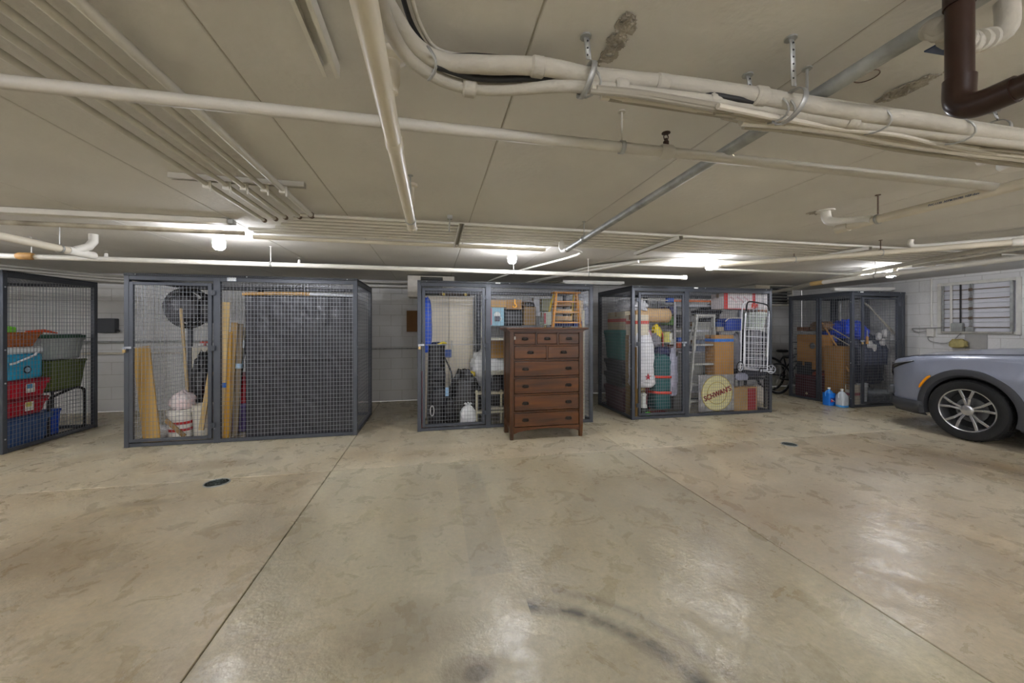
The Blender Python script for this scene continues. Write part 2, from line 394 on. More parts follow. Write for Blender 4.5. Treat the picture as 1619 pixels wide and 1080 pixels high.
# 3 grey steel drain pipe on the right with clamps
xs = 1.25
t = pipe('steel_pipe', 'grey mottled steel pipe running away under the ceiling to a white elbow', 'pipe', [(xs+.02, .4, 2.19), (xs+.02, 1.05, 2.185), (xs, 3.42, 2.145)], .024, M_steel, n=18)
MB().tube([(xs, 3.40, 2.145), (xs, 3.46, 2.145), (xs-.012, 3.50, 2.155), (xs-.02, 3.52, 2.19), (xs-.02, 3.52, CEIL)], .027, 16).build('elbow', M_white, t)
hanger(t, xs+.02, 1.07, CEIL, 2.185, .024, M_galv, 'y'); hanger(t, xs, 3.0, CEIL, 2.152, .024, M_galv, 'y')
# thin insulated conduit beside it
# 4 left group of five conduits running away, ending at the cross run
M_c5 = mat('#c9c5b9', .5, 0, .05, 9.)
for i, (cx, dy) in enumerate(((-.905, 3.10), (-1.007, 3.16), (-1.118, 3.2), (-1.21, 3.26), (-1.313, 3.32))):
    r = .018 if i == 0 else .0135
    t = thing('ceiling_conduit', ('thickest conduit, nearest the fat drain pipe, of the five running away', 'second conduit of the five parallel ones running away on the ceiling',
        'middle conduit of the five parallel ones running away on the ceiling', 'fourth conduit of the five running away, counted from the drain pipe', 'last conduit of the five running away, farthest from the drain pipe')[i], 'conduit', (cx, 2.6, CEIL-.06), 'five parallel conduits on the ceiling')
    MB().tube([(cx, -3, CEIL-.05), (cx, dy, CEIL-.05)], r, 12).build('tube', M_c5, t)
    for yy in (2.55,):
        MB().box(cx-.018, yy-.012, CEIL-.075, cx+.018, yy+.012, CEIL-.02).lathe([(.005, CEIL-.095), (.005, CEIL-.02)], (cx+.02, yy, 0), n=8).build('strut_clamp', M_white, t, bevel=.003)
    coupling(t, (cx, dy, CEIL-.05), (0,1,0), r, .035, M_rod)
def strut(label, p, q, w=.041, h=.03, m=None):
    p = Vector(p); q = Vector(q); d = (q-p).normalized(); s = d.cross(Vector((0,0,1)))
    b = MB(); b.bar(p+s*w/2, q+s*w/2, .003, h).bar(p-s*w/2, q-s*w/2, .003, h).bar(p+Vector((0,0,h/2)), q+Vector((0,0,h/2)), w, .003)
    b.bar(p+s*w*.38-Vector((0,0,h/2)), q+s*w*.38-Vector((0,0,h/2)), w*.24, .003).bar(p-s*w*.38-Vector((0,0,h/2)), q-s*w*.38-Vector((0,0,h/2)), w*.24, .003)
    o = b.build('strut_channel', m or M_pipe, smooth=False); return tag(o, label, 'metal channel')
strut('painted channel holding the five parallel conduits to the ceiling', (-1.5, 2.55, CEIL-.018), (-.78, 2.55, CEIL-.018))
strut('open slotted metal channel on the ceiling beside the fat drain pipe, ending in air', (-.335, -1.5, 2.262), (-.335, 1.36, 2.262), .05, .045, M_white)
# 5 wide band of parallel conduits running along the storage row
M_c6 = mat('#dedbd2', .5, 0, .04, 9.)
for i in range(7):
    y = 3.10+i*.104; z = CEIL-.05
    xe = -.98-.08*i if i < 5 else -1.55
    t = thing('ceiling_conduit', ('%s of the band of seven conduits running above the storage cages' % ('foremost conduit', 'second conduit from the front', 'third conduit from the front', 'middle conduit', 'third conduit from the back', 'second conduit from the back', 'rearmost conduit')[i]), 'conduit', (xe, y, z), 'band of conduits above the cages')
    MB().tube([(xe, y, z), (7.2, y, z)], .0125, 10).build('tube', M_c6, t)
for j, xb in enumerate((.22, 2.18, 4.35, 6.2)):
    strut(('painted channel across the conduit band above the gap before the chest of drawers', 'channel with exposed end across the conduit band above the middle cages', 'channel across the conduit band above the shopping cart', 'channel with exposed end across the conduit band above the car')[j], (xb, 3.0, CEIL-.09), (xb, 3.78, CEIL-.09))
p = at_y(711, 350, 3.08); t = thing('pipe_hanger', 'single strap hanger in front of the conduit band above the dark gap', 'hanger', (p.x, 3.06, CEIL))
MB().box(p.x-.02, 3.04, CEIL-.03, p.x+.02, 3.08, CEIL).tube([(p.x, 3.06, CEIL), (p.x-.005, 3.07, CEIL-.13)], .005, 6).build('rod', M_galv, t)
# steel angle / duct at left, two white runs
t = thing('surface_raceway', 'white square raceway with glossy face running along the ceiling at the far left', 'raceway', (-3, 3.54, CEIL-.05))
MB().box(-9, 3.50, CEIL-.045, -1.66, 3.58, CEIL-.002).build('body', M_white, t, bevel=.006); MB().box(-1.66, 3.51, CEIL-.042, -1.62, 3.57, CEIL-.006).build('end_fitting', M_galv, t, bevel=.003)
t = pipe('rusty_pipe', 'cream pipe with rust stained underside along the ceiling at far left', 'pipe', [(-9, 3.70, 2.225), (-1.62, 3.70, 2.225)], .02, mat('#c2b9a4', .6, 0, .3, 5., .2, col2='#7b7262'))
t = pipe('cream_pipe', 'cream pipe under the back edge of the conduit band', 'pipe', [(-1.6, 3.83, 2.225), (1.16, 3.83, 2.225)], .02, M_pvc)
# 6 low white sprinkler branch running above the cage fronts
t = pipe('sprinkler_branch', 'low white sprinkler pipe running just above the cage fronts', 'pipe', [(-9, 4.62, 2.105), (3.43, 4.66, 2.10)], .026, M_white, n=16)
for px in (50, 428, 812, 930): 
    p = at_y(px, 415, 4.64); hanger(t, p.x, 4.64, CEIL, 2.103, .027, M_white)
p = at_y(42, 405, 4.63); coupling(t, (p.x, 4.62, 2.105), (1,0,0), .028, .13, mat('#b98d52', .6, 0, .3, 12.))
p = at_y(1083, 440, 4.66); MB().lathe([(.034, -.03), (.034, .03)], (3.43, 4.66, 2.10), 'x', 16).build('end_cap', M_white, t)
for px in (168, 473): 
    p = at_y(px, 408, 4.64)
    MB().lathe([(.016, 2.12), (.014, 2.16), (.006, 2.165)], (p.x, 4.64, 0), n=10).lathe([(.004, 2.18), (.02, 2.185), (.0, 2.19)], (p.x, 4.64, 0), n=10).build('sprinkler_head', M_white, t)
# far left drain with wye
t = pipe('drain_pipe', 'cream drain pipe with a white upturned wye fitting at far left', 'pipe', [(-3.24, 1.5, 2.10), (-3.24, 4.22, 2.10)], .032, M_pvc, n=18)
MB().tube([(-3.24, 4.15, 2.10), (-3.24, 4.42, 2.10)], .037, 18).tube([(-3.24, 4.22, 2.11), (-3.22, 4.34, 2.17), (-3.21, 4.38, 2.23), (-3.21, 4.38, CEIL)], .035, 18).build('wye_fitting', M_white, t)
hanger(t, -3.24, 4.08, CEIL, 2.10, .033, M_galv, 'y')
# right: drain with elbow, label text along it
xd = 2.95
t = pipe('drain_pipe', 'cream drain pipe with printed text and a goose neck elbow at right', 'pipe', [(xd, .2, 2.135), (xd, 2.2, 2.135)], .028, M_pvc, n=20)
MB().lathe([(.034, 2.17), (.034, 2.25), (.03, 2.26), (.0, 2.262)], (xd, 0, 2.135), 'y', 18).build('end_cap', M_pvc, t)
MB().tube(smoothline([(xd, 2.02, 2.14), (xd, 2.12, 2.16), (xd+.0, 2.24, 2.185), (xd+.0, 2.32, 2.22), (xd, 2.34, CEIL)], 4), .032, 16).lathe([(.06, CEIL-.008), (.06, CEIL)], (xd, 2.34, 0), n=20).build('elbow', M_white, t)
hanger(t, xd, 1.99, CEIL, 2.135, .028, M_rod, 'y')
text('PVC-1120  ASTM D1785  NSF-dwv', .015, mat('#4a5a78', .6, 0, 0), t, (xd-.0285, 1.6, 2.135), (PI/2, 0, -PI/2), 'lettering', .0005)
# second drain crossing diagonally behind it
a = Vector((3.45, 4.05, 2.17)); b = Vector((5.15, 2.38, 2.17)); e = Vector((6.0, 1.55, 2.17))
t = pipe('drain_pipe', 'second cream drain pipe slanting away at right, below the first one', 'pipe', [a, b, e], .028, M_pvc, n=16)
for q in (.32, .62, 1.02):
    p = a.lerp(b, q); hanger(t, p.x, p.y, CEIL, p.z, .03, M_rod)
MB().tube(smoothline([b+Vector((-.42,.52,.12)), b+Vector((-.42,.52,.07)), b+Vector((-.36,.46,.045)), b+Vector((.1,0,.045)), b+Vector((.6,-.5,.045))], 4), .022, 12).build('elbow', M_white, t)
coupling(t, a, (a-b), .028, .09, M_white); coupling(t, b, (a-b), .028, .09, M_white)
t = pipe('white_conduit', 'thin white conduit running along the wall side above the right cages', 'conduit', [(3.7, 4.42, 2.19), (6.9, 4.42, 2.19)], .014, M_white)
# long bright pipe along right and grey conduit beside
t = pipe('sprinkler_branch', 'bright white pipe running away at right above the car, with a brass end', 'pipe', [(5.62, 1.0, 2.10), (5.95, 4.75, 2.105)], .03, M_white, n=16)
MB().tube([(5.95, 4.75, 2.105), (5.965, 4.95, 2.105)], .035, 14).build('end_cap', mat('#cfae72', .5, 0, .2, 10.), t)
for yy in (2.2, 4.0): hanger(t, 5.62+.33*(yy-1)/3.75, yy, CEIL, 2.102, .031, M_white, 'y')
t = pipe('grey_conduit', 'grey conduit rising from the wall cables toward the car ceiling', 'conduit', smoothline([(5.35, 1.5, 2.21), (5.6, 3.0, 2.20), (6.3, 4.9, 2.19), (6.75, 6.0, 2.16), (6.9, 7.0, 2.10)], 5), .026, M_pipe)
t = pipe('grey_conduit', 'thinner grey conduit beside the one above the car', 'conduit', smoothline([(5.9, 1.5, 2.235), (6.1, 3.0, 2.235), (6.6, 4.9, 2.22), (7.0, 6.0, 2.18), (7.1, 7.1, 2.12)], 5), .018, M_white)
for k in range(6):
    yy = 2.3+k*.42
    tg = thing('conduit_elbow', '%s of six short cream conduit elbows in a row near the window, from the viewer' % ('first', 'second', 'third', 'fourth', 'fifth', 'sixth')[k], 'conduit', (6.2, yy, CEIL), 'six cream elbows near the window')
    MB().tube(smoothline([(6.9, yy, CEIL-.03), (6.35, yy, CEIL-.035), (6.22, yy, CEIL-.08), (6.22, yy+.03, CEIL-.15), (6.3, yy+.03, CEIL-.17)], 4), .017, 10).build('tube', M_pvc, tg)
# curved bundle of conduits between bulb and cages
for i in range(6):
    y0 = 4.25+i*.085; x0 = 3.75-.02*i
    t = thing('curved_conduit', 'curved conduit %s sweeping back from the bulb above the cage with the cart' % ('outermost', 'second from outside', 'third from outside', 'third from inside', 'second from inside', 'innermost')[i], 'conduit', (x0, y0, CEIL-.04), 'curved conduits by the bulb')
    MB().tube(smoothline([(4.0, y0, CEIL-.035), (3.1-.05*i, y0, CEIL-.035), (2.75-.07*i, y0+.12, CEIL-.035), (2.55-.08*i, y0+.5, CEIL-.035), (2.35-.08*i, 6.4, CEIL-.035), (2.35-.08*i, YW, CEIL-.035)], 5), .016, 8).build('tube', M_c6, t)
# small bent conduits above the chest of drawers
t = pipe('white_conduit', 'white conduit slanting back above the yellow ladder', 'conduit', smoothline([(1.35, 3.62, 2.2), (1.55, 3.9, 2.2), (1.2, 5.1, 2.2), (.95, 6.4, 2.2), (.9, 7.4, 2.15)], 4), .013, M_white)
t = pipe('white_conduit', 'white conduit slanting back beside the curved conduits', 'conduit', [(2.55, 4.35, 2.24), (1.75, 6.3, 2.22), (1.55, YW, 2.22)], .02, M_white)
t = pipe('wall_conduit', 'upper white conduit across the back wall top between the cages', 'conduit', [(-3.9, 7.25, 2.235), (-.45, 7.25, 2.235)], .018, M_white)
t = pipe('wall_conduit', 'lower white conduit across the back wall top between the cages', 'conduit', [(-3.9, 7.3, 2.17), (-.45, 7.3, 2.17)], .022, M_white)
for i in range(3):
    t = pipe('wall_conduit', ('topmost', 'middle', 'lowest')[i]+' of three grey conduits converging above the tub cage', 'conduit', smoothline([(-8.5, 5.2+.3*i, 2.24-.03*i), (-6.2, 5.9+.2*i, 2.24-.03*i), (-4.9, 7.1+.1*i, 2.22-.035*i), (-3.5, 7.3, 2.22-.04*i)], 6), .016+.004*i, M_pipe)
# ------------------------------------------------------------------ big bundle of pipes and cables hung with straps
t = thing('pipe_bundle', 'thick bundle of painted pipes and cables sagging across the ceiling, strapped up', 'pipe bundle', (1.2, 1.1, 2.18))
def run(pl, r, z=None, m=None, n=10, name='cable'):
    pts = smoothline([at_z(px, py, zz) for px, py, zz in pl], 6); o = MB().tube(pts, r, n).build(name, m or M_ins, t); return o
run([(575, -60, 2.24), (612, 10, 2.24), (655, 72, 2.23), (700, 98, 2.22), (760, 102, 2.22), (860, 106, 2.22), (940, 122, 2.2), (1060, 133, 2.19), (1200, 153, 2.14), (1330, 176, 2.12), (1450, 190, 2.12), (1560, 210, 2.12), (1720, 232, 2.12)], .026, n=16, name='upper_pipe')
run([(590, -60, 2.2), (606, 20, 2.2), (640, 85, 2.2), (690, 122, 2.19), (740, 138, 2.19), (800, 141, 2.19), (880, 136, 2.18), (935, 138, 2.17), (1050, 152, 2.14), (1170, 167, 2.12), (1300, 188, 2.10), (1450, 208, 2.10), (1600, 226, 2.10), (1720, 240, 2.10)], .020, n=14, name='lower_pipe')
cols = ['#b8b2a2', '#a39d8e', '#c4beb0', '#8f897b']
run([(625, -50, 2.28), (652, 40, 2.27), (690, 85, 2.26), (760, 88, 2.26), (860, 98, 2.25), (935, 112, 2.23), (1050, 122, 2.22), (1200, 148, 2.15), (1400, 178, 2.14), (1720, 225, 2.14)], .007, m=M_dark)
run([(640, -50, 2.28), (665, 40, 2.27), (702, 82, 2.27), (800, 92, 2.26), (935, 108, 2.24), (1060, 122, 2.22), (1200, 142, 2.16), (1400, 172, 2.15), (1720, 222, 2.15)], .006)
run([(690, 105, 2.2), (760, 124, 2.2), (860, 124, 2.2), (940, 130, 2.19), (1080, 144, 2.18), (1220, 165, 2.12), (1720, 238, 2.12)], .010, m=M_dark)
for i in range(20):
    dy = random.uniform(2, 26); z = 2.08+random.uniform(0, .03); j = [random.uniform(-5, 5) for _ in range(8)]; st = 930+random.uniform(0, 40) if i < 6 else 1120+random.uniform(0, 60)
    b0 = lambda x: 134+(x-935)*.1435+ (4 if x > 1150 else 0)
    run([(x, b0(x)+dy+j[n_]*(1 if x > 1100 else .5), z) for n_, x in enumerate((st, st+90, 1240, 1330, 1420, 1520, 1610, 1720)) if True], random.uniform(.007, .013), m=mat(random.choice(cols), .7, 0, .06, 6.), n=8)
for px, py, zc in ((742, 138, 2.19), (850, 106, 2.22), (980, 141, 2.165), (1045, 133, 2.19), (1130, 160, 2.13), (1200, 153, 2.14), (1262, 182, 2.105), (1345, 192, 2.10), (1380, 183, 2.12)):
    p = at_z(px, py, zc); d = (at_z(px+20, py+3, zc)-p); coupling(t, p, d, .024 if py < 160 else .018, .045, M_ins)
def strap(px, pyc, pyb, label):
    c = at_z(px, pyc, CEIL); zb = EYE+(HZ-pyb)/(HZ-pyc)*(CEIL-EYE)
    s = thing('pipe_strap', label, 'strap', (c.x, c.y, CEIL)); w = .009
    def ribbon(pts, name, closed=False):
        pts = [Vector(p) for p in pts]; n = len(pts); vs = [p-Vector((w,0,0)) for p in pts]+[p+Vector((w,0,0)) for p in pts]
        MB().add(vs, [(i, (i+1) % n, (i+1) % n+n, i+n) for i in range(n if closed else n-1)]).build(name, M_galv, s, solid=.0025)
    ribbon([(c.x, c.y, CEIL), (c.x+.003, c.y-.003, CEIL-.02), (c.x+.008, c.y-.004, zb+.045)], 'hanging_band')
    ribbon([(c.x+.008+.012*math.sin(a), c.y+.012+.055*math.cos(a), zb-.008+.05*math.sin(a)) for a in [2*PI*k/20 for k in range(20)]], 'wrapped_band', True)
    MB().lathe([(.018, CEIL-.005), (.018, CEIL)], (c.x, c.y, 0), n=10).build('anchor', M_galv, s)
    hb = MB(); H_ = CEIL-zb-.045
    for q in range(max(2, int(H_/.022))):
        hb.lathe([(.003, -.0005), (.003, .0005)], (c.x+.004, c.y-.0062, CEIL-.018-q*.022), 'y', 8)
    hb.build('hole', M_dark, s, kind='stuff')
strap(926, 57, 118, 'perforated metal strap holding the bundle beside the peeling patch')
strap(1182, 118, 160, 'short strap of the pipe bundle above the grey steel pipe')
strap(1250, 60, 160, 'long thin strap wound round the pipe bundle by the steel pipe')
strap(1572, 175, 205, 'strap of the pipe bundle behind the brown pipe')
for px, py in ((683, 92), (935, 122), (1105, 142), (1222, 166), (1232, 168), (1380, 183), (1510, 200)):
    c = at_z(px, py+10, 2.17 if px < 1150 else 2.11); pts = arc(c, .052, 0, 2*PI, 16, (0,1,.1), (0,0,.75))[:-1]
    MB().tube([q+Vector((.012*math.sin(k*.8), 0, 0)) for k, q in enumerate(pts)], .0035, 6, closed=True).build('tie', M_galv, t)
# ------------------------------------------------------------------ brown pipe with elbow, painted valve group
zb = 1.915; xb = 2.39*(zb-EYE)
pc = at_x(1517, 165, xb); pc.z = zb
t = thing('brown_pipe', 'dark brown glossy pipe dropping from the ceiling and turning toward the viewer', 'pipe', tuple(pc))
MB().tube([(xb, pc.y, CEIL), (xb, pc.y, zb+.05)], .0245, 20).build('vertical_run', M_brown, t)
MB().tube(smoothline([(xb, pc.y, zb+.08), (xb, pc.y, zb+.03), (xb, pc.y-.015, zb+.008), (xb, pc.y-.04, zb), (xb, pc.y-.09, zb)], 5), .0285, 20).build('elbow', M_brown, t)
MB().tube([(xb, pc.y-.05, zb), (xb, -1.0, zb)], .0245, 20).build('horizontal_run', M_brown, t)
MB().tube([(xb, pc.y, CEIL-.08), (xb, pc.y, CEIL-.13)], .028, 20).build('sleeve', M_brown, t)
q = at_z(1478, 40, 2.19); q = Vector((xs+.02, .98, 2.185))
t = thing('valve_assembly', 'painted pipe tee with swollen elbows and a blue lever valve at the top corner', 'valve', tuple(q))
e1 = at_z(1484, 42, 2.15); e2 = at_z(1525, 70, 2.16); e3 = at_z(1562, 62, 2.205)
q = Vector((xs+.02, e1.y+.04, 2.18))
MB().tube(smoothline([q, e1+Vector((.02,0,0)), e2, e3, e3+Vector((.03,-.02,.02)), e3+Vector((.03,-.02,.11))], 5), .024, 18).build('bent_pipe', M_ins, t)
for a_, b_ in ((e1, e2), (e2, e3)):
    for f in (.1, .5, .9): coupling(t, a_.lerp(b_, f), b_-a_, .0225, .024, M_ins)
v = at_z(1508, 83, 2.17); h = at_z(1468, 76, 2.165)
MB().tube([v+Vector((.0,.0,.05)), v], .012, 10).lathe([(.016, -.008), (.016, .008)], v, n=10).build('valve_stem', M_rod, t)
MB().bar(v, v+(h-v)*.95, .026, .004).build('lever', mat('#2f4468', .4, 0, .1), t, bevel=.001)
# junction with conduit elbow right
c = at_z(1600, 250, CEIL); t = thing('junction_box', 'round painted junction box at right with a hooked white conduit stub', 'junction box', (c.x, c.y, CEIL))
MB().lathe([(.075, CEIL), (.075, CEIL-.03), (.06, CEIL-.05), (.0, CEIL-.052)], (c.x+.05, c.y, 0), n=24).build('box_body', M_white, t)
MB().tube(smoothline([at_z(1575, 235, 2.2), at_z(1562, 250, 2.2), at_z(1552, 258, 2.21), at_z(1548, 255, 2.25), at_z(1545, 252, CEIL)], 4), .014, 12).build('stub', M_white, t)
# ceiling patches: peeled paint, each a raised crumbly layer
M_peel = mat('#a39c8f', .95, 0, .35, 14., 1., bscale=60.)
def peel(pts, label, z=CEIL):
    P = [at_z(a, b, z) for a, b in pts]; n = len(P); c = sum(P, Vector())/n
    def inside(x, y):
        r = False; j = n-1
        for i in range(n):
            if (P[i].y > y) != (P[j].y > y) and x < (P[j].x-P[i].x)*(y-P[i].y)/(P[j].y-P[i].y)+P[i].x: r = not r
            j = i
        return r
    xs_ = [p.x for p in P]; ys_ = [p.y for p in P]; s = .005; M = MB(); idx = {}
    def V(i, k):
        if (i, k) not in idx:
            x, y = min(xs_)+i*s, min(ys_)+k*s; q = Vector((x, y, 0)); h = .002+.007*abs(noise.noise(q*38))+.004*abs(noise.noise(q*90))
            idx[(i, k)] = len(M.v); M.v.append(Vector((x+.002*noise.noise(q*200), y+.002*noise.noise(q*200+Vector((5,0,0))), z-h)))
        return idx[(i, k)]
    for i in range(int((max(xs_)-min(xs_))/s)+1):
        for k in range(int((max(ys_)-min(ys_))/s)+1):
            x, y = min(xs_)+(i+.5)*s, min(ys_)+(k+.5)*s; q = Vector((x, y, 3))
            if inside(x+.018*noise.noise(q*30), y+.018*noise.noise(q*30+Vector((9,0,0)))) and noise.noise(q*45) > -.42:
                M.f.append((V(i, k), V(i+1, k), V(i+1, k+1), V(i, k+1))); M.mi.append(0)
    tag(M.build('peeling_paint', M_peel, smooth=False, solid=.002), label, 'paint patch')
peel([(995, 15), (1013, 20), (1005, 45), (985, 75), (965, 95), (948, 102), (955, 75), (968, 50), (978, 28)], 'long crumbly patch of peeling paint beside the perforated strap')
peel([(1495, 110), (1470, 130), (1430, 150), (1400, 160), (1388, 160), (1400, 145), (1440, 128), (1470, 118)], 'thin crumbly streak of peeling paint by the brown pipe')
peel([(1272, 337), (1290, 333), (1308, 335), (1290, 339)], 'small flaked spot of paint near the goose neck elbow')
o = at_z(1370, 120, CEIL); tag(MB().tube(arc((o.x, o.y, CEIL-.002), .035, 0, 2*PI, 24, (1,0,0), (0,1,0))[:-1], .0018, 6, closed=True).build('plug_ring', M_rod), 'faint round plug outline on the ceiling by the steel pipe', 'plug')
# ------------------------------------------------------------------ unit heaters and light fixture near the back wall
M_heat = mat('#cfcabd', .5, 0, .05, 5.)
def heater(x0, x1, y, z0, z1, d, label):
    t = thing('unit_heater', label, 'heater', (x0, y, z0)); f = .02
    MB().box(x0, y, z0, x1, y+d, z0+f).box(x0, y, z1-f, x1, y+d, z1).box(x0, y, z0+f, x0+f, y+d, z1-f).box(x1-f, y, z0+f, x1, y+d, z1-f).box(x0+f, y+d-.05, z0+f, x1-f, y+d, z1-f).build('housing', M_heat, t, bevel=.004)
    MB().box(x0+f, y+.12, z0+f, x1-f, y+.13, z1-f).build('core', M_dark, t)
    for k in range(6):
        z = z0+f+(z1-z0-2*f)*(k+.5)/6
        MB().bar((x0+f, y+.03, z), (x1-f, y+.03, z), .06, .004, (0,.5,1)).build('louvre', M_galv, t)
    return t
a = at_y(645, 469, 6.55); b = at_y(718, 430, 6.55); tt = heater(a.x, b.x, 6.55, a.z, 2.28, .45, 'cream louvred heater behind the chest of drawers cage, hung at the ceiling')
w_ = .02; pa = at_y(665, 469, 6.55); MB().box(a.x-.004, 6.53, a.z-.004, pa.x, 6.56, 2.275).build('front_panel', mat('#d2ccc0', .6, 0, .1, 20.), tt, bevel=.003)
pb = at_y(700, 469, 6.55); MB().box(pb.x, 6.53, 2.0, b.x+.004, 6.56, 2.275).build('front_panel', mat('#cfc8b8', .6, 0, .1, 20.), tt, bevel=.003)
a = at_y(1194, 482, 6.6); b = at_y(1254, 443, 6.6); tt = heater(a.x, b.x, 6.6, a.z, 2.29, .45, 'cream louvred heater hung above the bicycles')
pa = at_y(1216, 470, 6.6); MB().box(a.x-.002, 6.58, a.z, pa.x, 6.61, 2.275).build('front_panel', mat('#cfc4ae', .6, 0, .1, 20.), tt, bevel=.003)
def tubelight(label, p, q):
    p = Vector(p); q = Vector(q); t = thing('fluorescent_fixture', label, 'light fixture', tuple(p))
    MB().bar(p, q, .12, .05).build('housing', M_white, t, bevel=.01)
    d = (q-p); MB().bar(p+d*.04-Vector((0,0,.03)), p+d*.96-Vector((0,0,.03)), .09, .015).build('diffuser', mat('#e8e6e0', .3, 0, 0), t, bevel=.005)
a = at_y(888, 442, 6.3); b = at_y(985, 452, 6.3)
tubelight('white unlit fluorescent fixture behind the yellow ladder cage', (a.x, 6.3, 2.21), (b.x, 6.3, 2.21))
tubelight('white unlit fluorescent fixture above the cage of blue tarp', (7.35, 5.7, 2.12), (8.35, 5.4, 2.12))
# ------------------------------------------------------------------ storage cages
M_fr = mat('#484c53', .42, .3, .06, 6.); M_wire = mat('#888b90', .4, .5, 0); M_bolt = mat('#b9bdc4', .3, .8, 0); M_brass = mat('#cfb27a', .3, .8, 0)
CY0, CY1, CH = 5.20, 6.40, 2.01
def wires(b, o, u, w, lu, lw, su=.038, sw=.051, r=.0016):
    o = Vector(o); u = Vector(u); w = Vector(w); n_ = u.cross(w)
    k = su
    while k < lu-.005:
        b.bar(o+u*k, o+u*k+w*lw, 2*r, 2*r); k += su
    k = sw
    while k < lw-.005:
        b.bar(o+w*k+n_*r*1.5, o+w*k+u*lu+n_*r*1.5, 2*r, 2*r); k += sw
def cage(label, x0, x1, door, sidepost=False):
    t = thing('storage_cage', label, 'cage', (x0, CY0, 0), 'steel mesh storage cages')
    P = .05
    def part(n, b, **k): return b.build(n, M_fr, t, bevel=.003, **k)
    for x in (x0, x1-P):
        for y in (CY0, CY1-P):
            part('post', MB().box(x, y, 0, x+P, y+P, CH))
    mids = [door[1]] if door[1] < x1-.1 else []
    for x in mids:
        part('post', MB().box(x, CY0, 0, x+.075, CY0+.045, CH)); part('post', MB().box(x, CY1-.045, 0, x+.075, CY1, CH))
    ym = (CY0+CY1)/2
    if sidepost:
        for x in (x0, x1-.035):
            for yy in (ym-.045, ym+.01): part('post', MB().box(x, yy, 0.05, x+.03, yy+.035, CH-.05))
    for z0, z1 in ((0.004, .045), (CH-.05, CH)):
        part('rail', MB().box(x0+P, CY0+.002, z0, x1-P, CY0+.04, z1)); part('rail', MB().box(x0+P, CY1-.04, z0, x1-P, CY1-.002, z1))
        part('rail', MB().box(x0+.002, CY0+P, z0, x0+.04, CY1-P, z1)); part('rail', MB().box(x1-.04, CY0+P, z0, x1-.002, CY1-P, z1))
    # perforated angle on top
    part('top_angle', MB().box(x0, CY0-.006, CH, x1, CY0+.03, CH+.028)); part('top_angle', MB().box(x0, CY0+.03, CH, x0+.03, CY1, CH+.028)); part('top_angle', MB().box(x1-.03, CY0+.03, CH, x1, CY1, CH+.028))
    hb = MB(); k = x0+.03
    while k < x1-.02: hb.box(k-.005, CY0-.0075, CH+.009, k+.005, CY0-.005, CH+.019); k += .0235
    k = CY0+.05
    while k < CY1-.02:
        hb.box(x0-.0012, k-.005, CH+.009, x0+.002, k+.005, CH+.019); hb.box(x1-.002, k-.005, CH+.009, x1+.0012, k+.005, CH+.019); k += .0235
    hb.build('slot_hole', M_dark, t, smooth=False, kind='stuff')
    # mesh panels
    def panel(o, u, w, lu, lw, par=t): b = MB(); wires(b, o, u, w, lu, lw); b.build('wire_mesh', M_wire, par, smooth=False, kind='stuff')
    dx0, dx1 = door[:2]
    if dx1 < x1-.1: panel((dx1+.06, CY0+.012, .04), (1,0,0), (0,0,1), x1-dx1-.1, CH-.08)
    if dx0 > x0+.1: panel((x0+.04, CY0+.012, .04), (1,0,0), (0,0,1), dx0-x0-.04, CH-.08)
    panel((x0+.04, CY1-.012, .04), (1,0,0), (0,0,1), x1-x0-.08, CH-.08)
    panel((x0+.012, CY0+.04, .04), (0,1,0), (0,0,1), CY1-CY0-.08, CH-.08); panel((x1-.012, CY0+.04, .04), (0,1,0), (0,0,1), CY1-CY0-.08, CH-.08)
    panel((x0+.02, CY0+.02, CH-.01), (1,0,0), (0,1,0), x1-x0-.04, CY1-CY0-.04)
    # door
    S = .04; y0, y1 = CY0-.012, CY0+.018; zb, zt = .06, CH-.075
    d = MB().box(dx0+.012, y0, zb, dx0+.012+S, y1, zt).box(dx1-.012-S, y0, zb, dx1-.012, y1, zt).box(dx0+.012+S, y0, zb, dx1-.012-S, y1, zb+.035).box(dx0+.012+S, y0, zt-.035, dx1-.012-S, y1, zt)
    d = d.build('door', M_fr, t, bevel=.003)
    b = MB(); wires(b, (dx0+.012+S, CY0+.004, zb+.03), (1,0,0), (0,0,1), dx1-dx0-.024-2*S, zt-zb-.06); b.bar((dx0+.05, CY0-.002, 1.17), (dx1-.05, CY0-.002, 1.17), .006, .006)
    b.build('wire_mesh', M_wire, d, smooth=False, kind='stuff')
    hx = dx1-.004 if door[2] == 'l' else dx0+.004
    for z in (.22, 1.15, 1.82): MB().box(hx-.03, y0-.008, z-.03, hx+.03, y0+.004, z+.03).lathe([(.008, z-.035), (.008, z+.035)], (hx, y0-.006, 0), n=10).build('hinge', M_fr, d, bevel=.002)
    lx = dx0+.01 if door[2] == 'l' else dx1-.01
    lk = MB().box(lx-.05, y0-.008, 1.155, lx+.03, y0-.002, 1.18).tube(arc((lx-.03, y0-.02, 1.16), .016, 0, 2*PI, 10, (1,0,0), (0,0,1))[:-1], .004, 6, closed=True)
    lk.build('hasp', M_bolt, d)
    MB().box(lx-.045, y0-.03, 1.11, lx-.015, y0-.012, 1.145).build('padlock', M_brass if door[2] == 'l' else M_bolt, d, bevel=.003)
    bb = MB()
    for z in (.16, .78, 1.15, 1.85):
        for x in (x0, x1):
            for y in (CY0+.025,):
                s = -1 if x == x0 else 1; bb.lathe([(.009, 0), (.009, .003), (.004, .006)], (x+ (s*.006 if s > 0 else -.006)*0 + (0 if s < 0 else 0), y, z), 'x', 8)
    bb.v = [Vector((p.x-(.006 if p.x < (x0+x1)/2 else -.0), p.y, p.z)) for p in bb.v]
    bb.build('bolt', M_bolt, t, kind='stuff')
